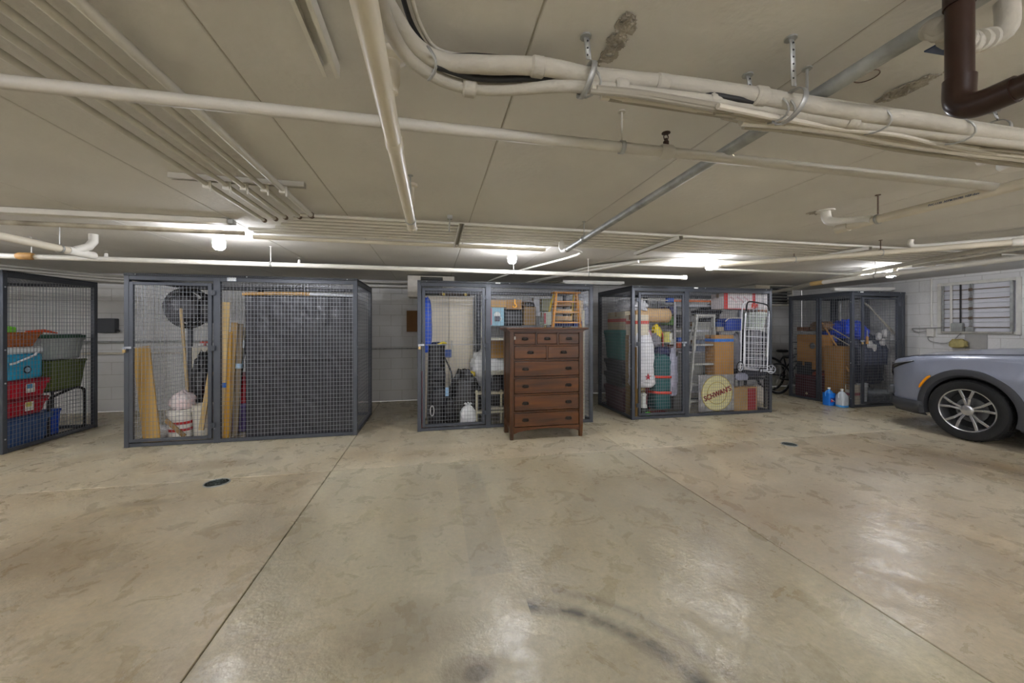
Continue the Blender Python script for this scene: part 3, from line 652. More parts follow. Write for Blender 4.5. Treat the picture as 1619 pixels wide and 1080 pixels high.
    for k in range(3):
        xx = x0+.12+(x1-x0-.24)*k/2; MB().lathe([(.008, 0), (.008, -.004), (.003, -.007)], (xx, CY0-.006, CH+.012), 'y', 8).build('bolt', M_bolt, t)
    return t
def X5(px): return at_y(px, 500, CY0).x
xa1, xb0, xb1, xc0, xc1, xd0, xd1, xe0, xe1 = -4.64, -3.52, -.97, -.21, 2.31, 2.94, 5.47, 7.14, 8.34
cA = cage('dark steel mesh cage at far left holding stacked plastic tubs', -7.20, xa1, (-6.0, -4.70, 'l'))
cB = cage('steel mesh cage with leaning planks and a black sheet behind its front', xb0, xb1, (X5(203), X5(337), 'l'))
cC = cage('steel mesh cage behind the wooden chest of drawers with a beige cabinet inside', xc0, xc1, (X5(666), X5(768), 'l'))
cD = cage('crowded steel mesh cage with a white wire cart hung on its front', xd0, xd1, (X5(1008), X5(1083), 'r'))
cE = cage('narrow steel mesh cage beside the car nose with blue tarp inside', xe0, xe1, (X5(1362), X5(1421), 'l'), True)
# number tags
M_tag = mat('#eef0ee', .4, 0, 0)
o = at_y(367, 441, CY0); t = thing('number_tag', 'small number plate 202 at the top rail of the planks cage', 'number plate', (o.x, CY0-.02, CH-.03))
MB().box(o.x-.05, CY0-.012, CH-.045, o.x+.05, CY0-.006, CH+.0).build('plate', mat('#c3cbd4', .4, 0, 0), t, bevel=.001); text('202', .055, M_tag, t, (o.x, CY0-.014, CH-.022), shear=.3)
for px, l in ((787, 'small white sticker on the top rail above the chest of drawers'), (1100, 'small white sticker on the top rail over the aluminium ladder'), (1362, 'small white sticker at the corner of the cage with blue tarp')):
    o = at_y(px, 450, CY0); tag(MB().box(o.x-.035, CY0-.011, CH+.002, o.x+.035, CY0-.0065, CH+.022).build('rail_sticker', M_tag, bevel=.001), l, 'sticker')
# ------------------------------------------------------------------ builders for stored goods
def tote(label, bx, col, lid=None, cat='storage tub', name='storage_tub', sticker=None, top=True, side=None, group=None, ribs=True):
    x0, y0, z0, x1, y1, z1 = bx; t = thing(name, label, cat, ((x0+x1)/2, (y0+y1)/2, z0), group)
    m = mat(col, .35, 0, .08, 5.); ml = mat(lid or col, .4, 0, .08, 5.); lh = min(.035, (z1-z0)*.14) if top else 0
    k = min(.035, (x1-x0)*.1); b = MB().taper(x0+.01, y0+.01, z0, x1-.01, y1-.01, z1-lh-.01, k)
    b.box(x0+.003, y0+.003, z1-lh-.045, x1-.003, y1-.003, z1-lh-.012); b.build('body', m, t, bevel=.008)
    rb = MB()
    n = max(2, int((x1-x0)/.14))
    for i in range(n):
        xx = x0+k+(x1-x0-2*k)*(i+.5)/n; rb.bar((xx, y0+.012+k*.8, z0+.03), (xx, y0+.012, z1-lh-.06), .025, .012, (0,1,0))
    n = max(2, int((y1-y0)/.14))
    for xs_ in (x0, x1):
        s = 1 if xs_ == x0 else -1
        for i in range(n):
            yy = y0+k+(y1-y0-2*k)*(i+.5)/n; rb.bar((xs_+s*(.012+k*.8), yy, z0+.03), (xs_+s*.012, yy, z1-lh-.06), .012, .025, (1,0,0))
    if ribs: rb.build('rib', m, t, bevel=.003, kind='stuff')
    if top: MB().box(x0, y0, z1-lh-.012, x1, y1, z1-.008).box(x0+.03, y0+.03, z1-.008, x1-.03, y1-.03, z1).build('lid', ml, t, bevel=.006)
    if sticker:
        if side: 
            xx = side; yc = (y0+y1)/2+.02; zc = (z0+z1)/2; s = .004 if xx >= x1-.01 else -.004
            MB().box(min(xx, xx+s), yc-.05, zc-.05, max(xx, xx+s), yc+.05, zc+.055).build('sticker', mat('#e8e8e0', .4, 0, 0), t); MB().box(min(xx+s, xx+s*1.4), yc-.045, zc, max(xx+s, xx+s*1.4), yc+.02, zc+.05).build('sticker_print', mat(sticker, .4, 0, 0), t)
    return t
def carton(label, bx, col='#b58b57', tape=None, name='cardboard_box', flaps=False, rot=0, cat='box', bandz=None, panel=None, group=None):
    x0, y0, z0, x1, y1, z1 = bx; c = ((x0+x1)/2, (y0+y1)/2, z0); t = thing(name, label, cat, c, group)
    m = mat(col, .8, 0, .08, 7., .1)
    b = MB().box(x0, y0, z0, x1, y1, z1)
    if rot: b.rot(rot, c)
    b.build('carton', m, t, bevel=.004)
    s = MB().box(x0-.001, (y0+y1)/2-.003, z1-.001, x1+.001, (y0+y1)/2+.003, z1+.0015).box(x0-.0015, (y0+y1)/2-.025, z1-.08, x0+.001, (y0+y1)/2+.025, z1)
    if rot: s.rot(rot, c)
    s.build('seam', mat('#8a683e', .8, 0, 0), t)
    if tape:
        zt = bandz if bandz else z1-(z1-z0)*.15; h = .05
        q = MB().box(x0-.002, y0-.002, zt-h/2, x1+.002, y1+.002, zt+h/2)
        if rot: q.rot(rot, c)
        q.build('tape', mat(tape, .35, 0, 0), t)
    if flaps:
        q = MB().bar((x0, y0, z1), (x0-.05, y0, z1+.06), .003, (y1-y0), (0,1,0)).bar((x0+(x1-x0)/2, y1, z1), (x0+(x1-x0)/2, y1+.02, z1+.1), (x1-x0), .003, (0,1,0)); q.build('flap', m, t)
    if panel:
        a, b_, cc = panel; q = MB().box(x0+(x1-x0)*a, y0-.003, z0+.02, x0+(x1-x0)*b_, y0+.002, z1-.02); q.build('printed_panel', mat(cc, .6, 0, .1), t)
    return t
def bag(label, bx, col, seed=1, pinch=.5, name='plastic_bag', cat='bag', amp=.2, rough=.35, neck=True, trans=0, col2=None, freq=2.5, group=None, sq=.7):
    x0, y0, z0, x1, y1, z1 = bx; c = ((x0+x1)/2, (y0+y1)/2, (z0+z1)/2); t = thing(name, label, cat, (c[0], c[1], z0), group)
    m = mat(col, rough, 0, .12, 9., .8, bscale=16., trans=trans, col2=col2)
    MB().blob(c, ((x1-x0), (y1-y0), (z1-z0)*1.05), seed, amp, sq, 28, 18, freq, pinch).build('sack', m, t)
    if neck:
        zt = z1-.02; b = MB()
        for k in range(5):
            a = k*1.3+seed; b.tube([(c[0], c[1], zt-.03), (c[0]+.02*math.cos(a), c[1]+.02*math.sin(a), zt+.02), (c[0]+.05*math.cos(a), c[1]+.05*math.sin(a), zt+.05)], [.018, .01, .016], 7)
        b.build('neck', m, t)
    return t
def plank(label, p, q, w, th, col, col2, name='wood_plank', tape=None, roll=(0,1,0)):
    p = Vector(p); q = Vector(q); t = thing(name, label, 'plank', tuple(p))
    MB().bar(p, q, w, th, roll).build('board', wood(col, col2, 'z'), t, bevel=.002)
    if tape:
        f, cc = tape; c = p.lerp(q, f); d = (q-p).normalized()*.03; MB().bar(c-d, c+d, w+.004, th+.004, roll).build('tape', mat(cc, .4, 0, 0), t)
    return t
def bucket(label, c, r, h, col, lid=None, band=None, name='bucket'):
    t = thing(name, label, 'bucket', c); z = c[2]
    MB().lathe([(r*.86, z), (r*.99, z+h*.8), (r*1.06, z+h*.82), (r*1.06, z+h*.86), (r, z+h*.88), (r*1.04, z+h), (r*.98, z+h), (r*.96, z+h*.9), (.0, z+h*.88)], (c[0], c[1], 0), n=28).build('body', mat(col, .35, 0, .05), t)
    MB().tube(arc((c[0], c[1]-r*.3, z+h*.84), r*1.05, PI*.98, PI*2.02, 14, (1,0,0), (0,-.3,.8)), .003, 6).build('handle', M_galv, t)
    if lid: MB().lathe([(r*1.08, z+h-.01), (r*1.08, z+h+.012), (r*.9, z+h+.016), (0, z+h+.012)], (c[0], c[1], 0), n=28).build('lid', mat(lid, .35, 0, 0), t)
    if band:
        for f0, f1 in ((.3, .42), (.6, .72)):
            MB().lathe([(r*(.865+.13*f0), z+h*.8*f0), (r*(.865+.13*f1)+.001, z+h*.8*f1)], (c[0], c[1], 0), n=28).build('printed_band', mat(band, .4, 0, 0), t)
    return t
def shelving(label, x0, x1, y0, y1, zs, H, col='#d9d9d4', beam=None, name='shelf_unit'):
    t = thing(name, label, 'shelving', (x0, y0, 0)); m = mat(col, .45, .1, .05)
    for x in (x0, x1-.035):
        for y in (y0, y1-.035): MB().box(x, y, 0, x+.035, y+.035, H).build('upright', m, t, bevel=.002)
    for z in zs: MB().box(x0+.0, y0+.003, z-.03, x1, y1-.003, z).build('shelf', mat(beam, .45, 0, .05) if beam and z == zs[-1] else m, t, bevel=.003)
    return t
# ------------------------------------------------------------------ cage A contents
XA = -4.71
def zA(py): return EYE+(HZ-py)*4.6/F
def abox(y0, y1, z0, z1, d): return (XA-d, y0, z0, XA, y1, z1)
tote('blue storage tub at the bottom of the stack in the far left cage', abox(5.30, 5.86, .012, .355, .42), '#3d5c8c', '#31507e')
tote('lower red storage tub of the far left stack, resting on the blue one', abox(5.30, 5.80, .357, .565, .40), '#b3122b', '#8f1024', sticker='#d9d66a', side=XA-.006)
tote('upper red storage tub of the far left stack, under the turquoise cooler', abox(5.30, 5.82, .567, .785, .40), '#c3142e', '#a3122a', sticker='#4c9fd0', side=XA-.006)
t = thing('cooler', 'turquoise cooler with white lid and handle on the red tubs', 'cooler', (XA-.2, 5.52, .787))
MB().box(XA-.38, 5.33, .787, XA-.01, 5.74, 1.09).build('body', mat('#25a7cf', .35, 0, .05), t, bevel=.03)
MB().box(XA-.385, 5.325, 1.09, XA-.005, 5.745, 1.17).build('lid', mat('#e9edee', .4, 0, .03), t, bevel=.025)
MB().tube([(XA+.008, 5.34, .98), (XA+.022, 5.38, .99), (XA+.022, 5.6, 1.07), (XA+.008, 5.66, 1.12)], .012, 8).build('handle', mat('#e9edee', .4, 0, 0), t)
MB().lathe([(.045, 0), (.045, .004), (0, .005)], (XA-.01, 5.55, .9), 'x', 24).build('emblem', mat('#1d2a3a', .4, 0, 0), t); MB().lathe([(.03, .005), (.03, .0065), (0, .0065)], (XA-.01, 5.55, .9), 'x', 20).build('emblem_centre', mat('#9fc4d8', .4, 0, 0), t)
t = thing('basket', 'orange brown basket full of odds on the turquoise cooler', 'basket', (XA-.2, 5.5, 1.172))
MB().taper(XA-.36, 5.32, 1.172, XA-.02, 5.74, 1.34, .05).box(XA-.365, 5.315, 1.315, XA-.015, 5.745, 1.345).build('body', mat('#b0632b', .7, 0, .25, 40., .6), t, bevel=.012)
tag(MB().blob((XA-.12, 5.45, 1.375), (.14, .12, .08), 3, .15).build('toy', mat('#7fd43a', .5, 0, .05)), 'lime green toy lying on the orange basket', 'toy')
tag(MB().tube([(XA-.08, 5.62, 1.352), (XA-.05, 5.8, 1.36), (XA-.04, 5.95, 1.33)], [.012, .02, .008], 8).build('toy_rocket', mat('#e0521c', .5, 0, 0)), 'orange plastic stick poking out behind the basket', 'toy')
# bent tube frame, green tub, clear tub
t = thing('tube_bench', 'black bent tube stand carrying the olive green tub', 'stand', (XA-.2, 6.1, 0))
for x in (XA-.02, XA-.38):
    MB().tube(smoothline([(x, 5.78, .04), (x, 5.9, .03), (x, 6.22, .03), (x, 6.30, .06), (x, 6.31, .15), (x, 6.31, .50), (x, 6.27, .57), (x, 6.16, .59), (x, 5.9, .53), (x, 5.84, .50), (x, 5.82, .42), (x, 5.82, .04)], 4), .016, 10).build('tube_frame', M_dark, t)
MB().box(XA-.38, 5.88, .575, XA-.02, 6.26, .59).build('seat_plate', M_dark, t, bevel=.003)
tote('olive green tub with flared rim on the black tube stand', (XA-.44, 5.84, .592, XA+.0, 6.34, .985), '#5d6b2e', top=False)
tote('cloudy clear tub with dark green lid on the olive tub', (XA-.42, 5.84, .987, XA-.01, 6.33, 1.31), '#b4bab8', '#2f5a44')
tote('small bright blue tub under the black tube stand', (XA-.22, 5.88, .012, XA-.05, 6.04, .36), '#1f4fb8', top=False)
t = thing('party_hat', 'small paper cone with red print stuck on the mesh at far left', 'paper cone', (-5.0, 5.12, 1.56))
MB().lathe([(.03, 0), (.0, .2)], (-4.83, 5.17, 1.53), 'x', 16).build('cone', mat('#e2c4a8', .6, 0, .1), t); MB().lathe([(.02, .05), (.014, .10)], (-4.83, 5.165, 1.53), 'x', 12).build('print', mat('#c04560', .6, 0, 0), t)
for i, (xx, c) in enumerate(((-5.75, '#39507a'), (-6.5, '#6a6f74'))):
    tote(('navy', 'grey')[i]+' tub on the floor deep in the far left cage', (xx-.3, 5.45, .012, xx+.3, 5.95, .4), c)
# ------------------------------------------------------------------ cage B contents
def by(px, py, y): return at_y(px, py, y)
p = by(241, 695, 5.30); q = by(225, 548, 5.36); p.z = .03
plank('wide yellow plank leaning in the left corner of the planks cage', (p.x, 5.30, .02), (q.x, 5.34, q.z), .175, .022, '#c9a45c', '#b08a42')
p = by(272, 480, 5.9)
t = thing('hose_reel', 'large coil of black cable hanging on the rear mesh of the planks cage', 'coil', (by(300, 485, 6.28).x, 6.28, 1.5))
c0 = by(300, 487, 6.28)
for k in range(9): MB().tube([v+Vector((0, noise.noise(v*3+Vector((k,0,0)))*.04, 0)) for v in arc((c0.x, 6.30-.012*k, c0.z), .25+.012*(k % 4), 0, 2*PI, 30)[:-1]], .011, 7, closed=True).build('loop', M_dark, t)
bag('black cloth bundle hanging in the middle of the black coil', (c0.x-.19, 6.12, c0.z-.22, c0.x+.19, 6.22, c0.z+.19), '#1b1b20', 4, .1, 'cloth_bundle', 'cloth', neck=False)
bx_ = fbox(308, 345, 466, 512, 6.05, .25); bag('black bag on a hook behind the door hinge of the planks cage', bx_, '#17171b', 5, .2, 'hanging_bag', 'bag', neck=False)
t = thing('broom', 'bare wooden pole leaning beside the black bag in the planks cage', 'pole', tuple(by(299, 645, 5.75)))
MB().tube([by(299, 648, 5.75), by(286, 488, 5.95)], .019, 10).build('pole', wood('#cdb489', '#b09767'), t)
a = by(299, 645, 5.75); MB().tube([Vector((a.x, a.y, a.z)), Vector((a.x+.02, a.y-.03, .02))], .02, 8).build('pole_foot', M_dark, t)
bag('black duffel standing behind the white buckets', fbox(290, 326, 566, 690, 5.75, .35), '#141519', 6, .45, 'duffel_bag', 'bag')
c = by(277, 690, 5.45); bucket('white bucket with red printed squares holding the crumpled pink bag', (c.x, 5.55, .012), .135, .36, '#e6e3dc', band='#c02626')
c = by(309, 690, 5.45); bucket('plain white bucket leaning next to the printed bucket', (c.x+.02, 5.58, .012), .115, .40, '#d9d4c6')
bag('crumpled pink and white plastic bag on the printed bucket', fbox(262, 296, 622, 650, 5.45, .25), '#efd3d4', 8, .6, col2='#f4f1f0', neck=False)
bag('white plastic sheet crumpled on the floor left of the buckets', fbox(218, 262, 680, 697, 5.42, .3), '#dcdcdc', 9, .2, 'plastic_sheet', 'plastic sheet', neck=False)
plank('thin board lying in front of the buckets', by(262, 664, 5.33), by(292, 690, 5.33), .05, .015, '#a07f4c', '#6b5330')
plank('light scrap plank leaning by the door hinge', by(318, 680, 5.36), by(333, 588, 5.42), .055, .02, '#d2b67c', '#b79a60')
t = thing('pruning_saw', 'red handled clamp hung near the door hinge of the planks cage', 'clamp', tuple(by(325, 545, 6.2)))
MB().box(*fbox(316, 333, 540, 543, 6.2, .03)).box(*fbox(320, 331, 550, 556, 6.2, .03)).box(*fbox(322, 325, 543, 556, 6.2, .02)).build('jaw', mat('#c03a22', .5, 0, 0), t, bevel=.004)
carton('faded white carton behind the black duffel', fbox(303, 334, 548, 640, 6.0, .25), '#b9b3a4')
P_ = [('tall pale plank with blue tape behind the cage post', (346, 690), (358, 478), .085, '#d9bd84', '#c2a468', (.38, '#2a6fd0')),
      ('yellow ribbed board beside the tall taped plank', (356, 694), (361, 525), .085, '#d8a93a', '#b98a24', None),
      ('brown plank behind the yellow ribbed board', (360, 692), (371, 510), .07, '#b89a63', '#8f7444', None),
      ('old grey plank with paper label beside the black sheet', (372, 690), (381, 512), .06, '#8f8066', '#5f523f', (.62, '#a8c8e0'))]
for i, (l, a, b, w, c1, c2, tp) in enumerate(P_):
    y = 5.30+.045*i; p = by(a[0], a[1], y); q = by(b[0], b[1], y+.03); p.z = max(p.z, .02); plank(l, p, q, w, .025, c1, c2, tape=tp)
t = thing('pole_bundle', 'bundle of dark poles wrapped with pale labels left of the black sheet', 'pole bundle', tuple(by(375, 650, 5.52)))
for k in range(5): MB().tube([by(368+k*2, 640, 5.54), by(379+k*3, 512+k*2, 5.62)], .012, 7).build('pole', mat(('#2a2a2c', '#b8a98a')[k % 2], .6, 0, .1), t)
for f, cc in ((.5, '#a9cfe6'), (.75, '#dfe8ea')):
    c = by(372, 640, 5.5).lerp(by(385, 512, 5.5), f); MB().box(c.x-.045, 5.47, c.z-.05, c.x+.045, 5.485, c.z+.05).build('label', mat(cc, .5, 0, .1), t)
tote('purple tub at the bottom left of the black sheet', fbox(347, 391, 640, 692, 5.60, .5), '#4a3a6e', '#5a4a82')
tote('red tub on the purple tub beside the black sheet', fbox(347, 391, 595, 640, 5.60, .5), '#c01828', '#a81224')
# black sheet: wrinkled, folded over at mid height, hanging just behind the front mesh
a = by(388, 467, 5.262); b = by(562, 692, 5.262)
def sheet(u, v):
    x = a.x+(b.x-a.x)*u; z = b.z+.02+(a.z-b.z-.02)*v
    y = 5.262+.012*noise.noise(Vector((x*3, z*2, 1)))+.006*noise.noise(Vector((x*11, z*7, 4)))+.006*math.sin(u*42+2*noise.noise(Vector((x*2, z*2, 7))))
    y += .004*abs(noise.noise(Vector((x*6+z*9, z*3-x*4, 2))))*3
    if .545 < v < .575: y -= .012*(1-abs(v-.56)/.015)
    return Vector((x, y, z))
t = thing('black_sheet', 'large black wrinkled sheet hung inside the front of the planks cage', 'sheet', (a.x, 5.262, .02))
MB().grid(sheet, 110, 90).build('sheet', mat('#1f2026', .42, 0, .25, 5., .6, bscale=9.), t, solid=.002)
t = thing('wrapped_pole', 'pole wrapped in tan paper and clear film above the black sheet', 'pole', tuple(by(390, 464, 5.3)))
MB().tube([by(384, 465, 5.31), by(440, 464, 5.31), by(490, 465, 5.31)], .022, 10).build('paper_wrap', mat('#b78f52', .7, 0, .25, 20., .6), t)
MB().tube([by(488, 465, 5.31), by(562, 468, 5.31)], .019, 10).build('film_wrap', mat('#cfd3d8', .25, 0, .2, 20., .5), t)
tote('grey tub behind the black sheet', (-2.3, 5.7, .012, -1.6, 6.2, .45), '#5c6268')
# ------------------------------------------------------------------ cage C contents
bx_ = fbox(670, 748, 467, 650, 5.85, .45); x0, y0, z0, x1, y1, z1 = bx_; z0 = .012
t = thing('storage_cabinet', 'tall beige two door cabinet inside the cage behind the chest', 'cabinet', (x0, y0, 0))
Mb = mat('#c9c1ad', .5, 0, .05, 4.)
MB().box(x0, y0+.02, z0, x1, y1, z1).build('body', Mb, t, bevel=.004)
xm = (x0+x1)/2
for a_, b_, s in ((x0+.01, xm-.003, 1), (xm+.003, x1-.01, -1)):
    d = MB().box(a_, y0, z0+.03, b_, y0+.02, z1-.01).build('door', Mb, t, bevel=.004); hx_ = b_-.04 if s == 1 else a_+.04
    MB().box(hx_-.012, y0-.015, 1.08, hx_+.012, y0, 1.2).build('handle', M_galv, d, bevel=.003)
tag(MB().box(*fbox(700, 714, 553, 565, 5.82, .03)).build('notice', mat('#2c4f9a', .5, 0, .1), bevel=.003), 'small blue pouch fixed to the beige cabinet doors', 'pouch')
t = thing('spirit_level', 'brass coloured spirit level lying across the top of the beige cabinet', 'spirit level', tuple(by(700, 463, 5.82)))
a = by(694, 465, 5.8); b = by(744, 460, 5.8); a.z = b.z-.0; zt = z1+.002
MB().box(a.x, 5.88, zt, b.x, 5.91, zt+.045).build('body', mat('#3a2c16', .5, 0, 0), t, bevel=.002)
for f in (.15, .85): MB().lathe([(.022, -.001), (.022, -.006), (.0, -.008)], (a.x+(b.x-a.x)*f, 5.88, zt+.022), 'y', 14).build('vial', mat('#e8cf6a', .4, 0, 0), t)
bag('royal blue tarp hanging in the corner behind the golf bag', fbox(667, 683, 472, 560, 5.55, .15), '#1c4fc0', 11, .1, 'blue_tarp', 'tarp', neck=False, amp=.1)
# golf bag
t = thing('golf_bag', 'black golf bag with yellow lined top leaning in the left cage corner', 'golf bag', tuple(by(688, 668, 5.5)))
g0 = by(690, 668, 5.5); g0.z = .02; g1 = by(690, 545, 5.62)
MB().tube([g0, g0.lerp(g1, .1), g0.lerp(g1, .5), g0.lerp(g1, .9), g1], [.12, .135, .13, .12, .125], 18).build('body', mat('#15161a', .5, 0, .2, 8., .5), t)
for f, s in ((.35, .11), (.62, .09)):
    c = g0.lerp(g1, f); MB().blob((c.x+.03, c.y-.12, c.z), (.2, .12, .28 if f < .5 else .2), 3, .1).build('pocket', mat('#1b1d24', .45, 0, .15), t)
MB().tube(arc((g1.x, g1.y, g1.z), .12, 0, 2*PI, 18, (1,0,0), (0,1,.05))[:-1], .016, 7, closed=True).build('rim', mat('#16181c', .5, 0, 0), t)
MB().tube([g1+Vector((.02, -.11, .0)), g1+Vector((.09, -.08, .03)), g1+Vector((.13, 0, .02))], .02, 8).build('lining', mat('#d8c224', .5, 0, 0), t)
MB().blob(g1+Vector((0, 0, -.06)), (.19, .19, .2), 5, .1).build('hood', mat('#1a2748', .5, 0, .1), t)
MB().tube([g1+Vector((-.07, -.05, -.2)), g1+Vector((-.13, -.03, .12))], .014, 8).build('silver_shaft', mat('#c8c8c4', .3, .5, 0), t)
MB().tube(smoothline([g0.lerp(g1, .85)+Vector((.11, -.06, 0)), g0.lerp(g1, .6)+Vector((.22, -.05, 0)), g0.lerp(g1, .3)+Vector((.18, -.1, 0))], 5), .012, 6).build('strap', M_dark, t)
MB().tube(arc(g0+Vector((-.06, -.14, .22)), .07, 0, 2*PI, 18, (.35,0,0), (0,0,1))[:-1], .008, 6, closed=True).build('wheel_rim', mat('#c8c8c8', .3, .6, 0), t)
c = g0.lerp(g1, .42); MB().box(c.x+.12, c.y-.17, c.z-.06, c.x+.17, c.y-.16, c.z+.06).build('tag', mat('#8fb6d8', .4, 0, .1), t)
t = thing('striped_pole', 'red and white striped pole standing behind the door frame', 'pole', tuple(by(667, 690, 5.34)))
pa = by(668, 668, 5.33); MB().tube([(pa.x, 5.33, .02), (pa.x, 5.33, .8)], .009, 8).build('red_part', mat('#c03038', .5, 0, 0), t); MB().tube([(pa.x, 5.33, .8), (pa.x, 5.33, 1.2)], .009, 8).build('white_part', M_white, t)
bag('bulky black rubbish bag in front of the beige cabinet', fbox(712, 762, 590, 672, 5.42, .38), '#101013', 13, .45, 'rubbish_bag', 'bag')
bag('second black bag leaning between golf bag and rubbish bag', fbox(698, 722, 625, 674, 5.45, .3), '#16161a', 15, .3, 'rubbish_bag', 'bag', neck=False)
bag('small white carrier bag on the floor in front of the black bag', fbox(728, 753, 643, 673, 5.28, .13), '#e4e6e8', 14, .55)
bag('yellow cap of the black bag by the cabinet', fbox(742, 752, 588, 596, 5.55, .1), '#d8c020', 17, .2, 'yellow_cloth', 'cloth', neck=False)
t = thing('crate_shelf', 'low cream slatted rack right of the black bags', 'rack', tuple(by(752, 672, 5.35)))
for px in (752, 791): a = by(px, 672, 5.36); MB().box(a.x, 5.36, .02, a.x+.03, 5.40, .50).build('upright', mat('#c9c3a8', .6, 0, .1), t, bevel=.003)
a = by(752, 672, 5.36); b = by(800, 672, 5.36)
for z in (.44, .17): MB().box(a.x, 5.35, z, b.x+.1, 5.70, z+.03).build('slat', mat('#c9c3a8', .6, 0, .1), t, bevel=.003)
bag('white pillow bag resting above the cream rack', fbox(745, 800, 556, 612, 5.62, .3), '#dcdedf', 19, .3, 'pillow', 'pillow', neck=False)
bag('black bag on the cream rack beside the chest of drawers', fbox(772, 815, 592, 648, 5.45, .16), '#121216', 21, .3, 'rubbish_bag', 'bag', neck=False)
# shelf unit on the right
xs0 = by(769, 530, 5.36).x; xs1 = 2.24; zs = by(800, 534, 5.62).z
shelving('cream shelf unit filled with cartons behind the chest of drawers', xs0, xs1, 5.34, 6.02, (.25, .75, zs-.0), 1.66, '#cdc8b4')
carton('cardboard box on the lower cream shelf, just left of the chest', fbox(775, 800, 536, 566, 5.62, .3), '#a9803f')
carton('long narrow cardboard box lying over the picture box', fbox(775, 803, 474, 486, 5.66, .3), '#b8935c')
t = carton('white and blue picture box of a glass mug, on the cream shelf', fbox(776, 797, 486, 515, 5.62, .25), '#8fb9c9', name='product_box')
c = by(786, 503, 5.62)
MB().lathe([(.05, -.001), (.05, -.0035), (.0, -.004)], (c.x, 5.62, c.z+.045), 'y', 20).build('printed_disc', mat('#dfe4e0', .5, 0, 0), t)
MB().box(c.x-.04, 5.615, c.z-.05, c.x+.04, 5.62, c.z+.03).build('printed_mug', mat('#4a4c58', .5, 0, 0), t); MB().tube(arc((c.x+.04, 5.615, c.z-.01), .025, -PI/2, PI/2, 8), .005, 6).build('printed_handle', M_white, t)
MB().box(*fbox(775.6, 777.5, 487, 514, 5.617, .004)).build('printed_edge', mat('#c04048', .5, 0, 0), t)
carton('wide brown carton behind the yellow hook', fbox(801, 825, 474, 489, 5.64, .3), '#a8814c')
bag('black case under the carton behind the yellow hook', fbox(797, 828, 490, 516, 5.66, .3), '#0f1013', 23, 0, 'dark_case', 'case', neck=False, amp=.05, sq=.4)
carton('open dark kraft box with tools poking out, on the cream shelf', fbox(829, 847, 485, 514, 5.62, .28), '#7a623c', flaps=True)
bag('tools heaped in the open kraft box', fbox(830, 846, 478, 487, 5.66, .15), '#2c2c2a', 25, 0, 'tool_heap', 'tools', neck=False, amp=.4, freq=5)
carton('tall white carton standing behind the kraft box', fbox(844, 857, 470, 500, 5.85, .15), '#d5d8dc')
carton('grey green crate left of the yellow ladder', fbox(858, 872, 472, 492, 5.66, .25), '#7d7f66')
carton('pale patterned carton under the grey green crate', fbox(860, 872, 493, 514, 5.64, .25), '#aeb5a4', panel=(.0, .25, '#a02430'))
carton('beige carton right of the yellow ladder', fbox(912, 922, 475, 512, 5.64, .3), '#cdb287')
bag('pale glassware wrapped in film at the right end of the shelf', fbox(914, 934, 465, 482, 5.8, .2), '#b9bcc4', 27, .2, 'wrapped_glassware', 'glassware', neck=False, amp=.3, freq=5)
bag('bluish bag hanging at the right end of the shelf', fbox(922, 934, 483, 515, 5.8, .2), '#6a7086', 29, .2, 'cloth_bag', 'bag', neck=False)
for i, (a_, b_, cc) in enumerate(((878, 905, '#27335e'), (908, 922, '#2a3a78'))):
    carton(('navy box behind the lower rungs of the yellow ladder', 'navy box right of the yellow ladder foot')[i], fbox(a_, b_, 508, 516, 5.60, .3), cc)
for i, (y0p, y1p) in enumerate(((478, 484), (489, 496), (500, 507))):
    carton(('top', 'middle', 'lowest')[i]+' of three flat pale cartons seen between the ladder rungs', fbox(882, 904, y0p, y1p, 5.62, .3), ('#b98d52', '#d8c6a8', '#d9b98a')[i], name='flat_carton')
# yellow ladder
t = thing('step_ladder', 'yellow wooden step ladder standing in the cage above the chest', 'ladder', tuple(by(890, 560, 5.42)))
My = wood('#d99a34', '#b9761c')
tl, tr, bl, br = by(879, 464, 5.45), by(911, 464, 5.45), by(874, 516, 5.38), by(917, 516, 5.38)
def down(a, b): d = b-a; k = (0.02-b.z)/d.z; return b+d*k
zsh = zs+.002; BL, BR = bl+(bl-tl)*((zsh-bl.z)/(bl.z-tl.z)), br+(br-tr)*((zsh-br.z)/(br.z-tr.z))
for a_, b_ in ((tl, BL), (tr, BR)): MB().bar(a_, b_, .028, .07).build('side_rail', My, t, bevel=.003)
MB().box(tl.x-.05, 5.39, tl.z, tr.x+.05, 5.55, tl.z+.025).build('top_step', My, t, bevel=.003)
for k in range(4):
    f = .19+.235*k; a_, b_ = tl.lerp(BL, f), tr.lerp(BR, f); MB().box(a_.x, a_.y-.04, a_.z-.012, b_.x, a_.y+.05, a_.z+.012).build('step', My, t, bevel=.003)
for a_, b_ in ((tl, BL), (tr, BR)): MB().bar(a_+Vector((0, .1, 0)), b_+Vector((0, .50, 0)), .02, .03).build('rear_leg', wood('#e0c23c', '#c9a51f'), t, bevel=.002)
t = thing('yellow_hook', 'yellow S hook hung on the mesh above the chest of drawers', 'hook', tuple(by(814, 480, 5.17)))
c = by(814, 483, 5.18); MB().tube([Vector((c.x, 5.18, c.z+.085)), Vector((c.x, 5.18, c.z+.02))]+arc((c.x-.002, 5.18, c.z-.005), .025, PI/2, -PI*.95, 12), .0075, 8).build('hook', mat('#e8a53a', .4, 0, 0), t)
MB().tube([(c.x, 5.18, c.z+.085), (c.x+.004, 5.215, c.z+.09)], .006, 6).build('top_hook', mat('#e8d8b0', .4, 0, 0), t)
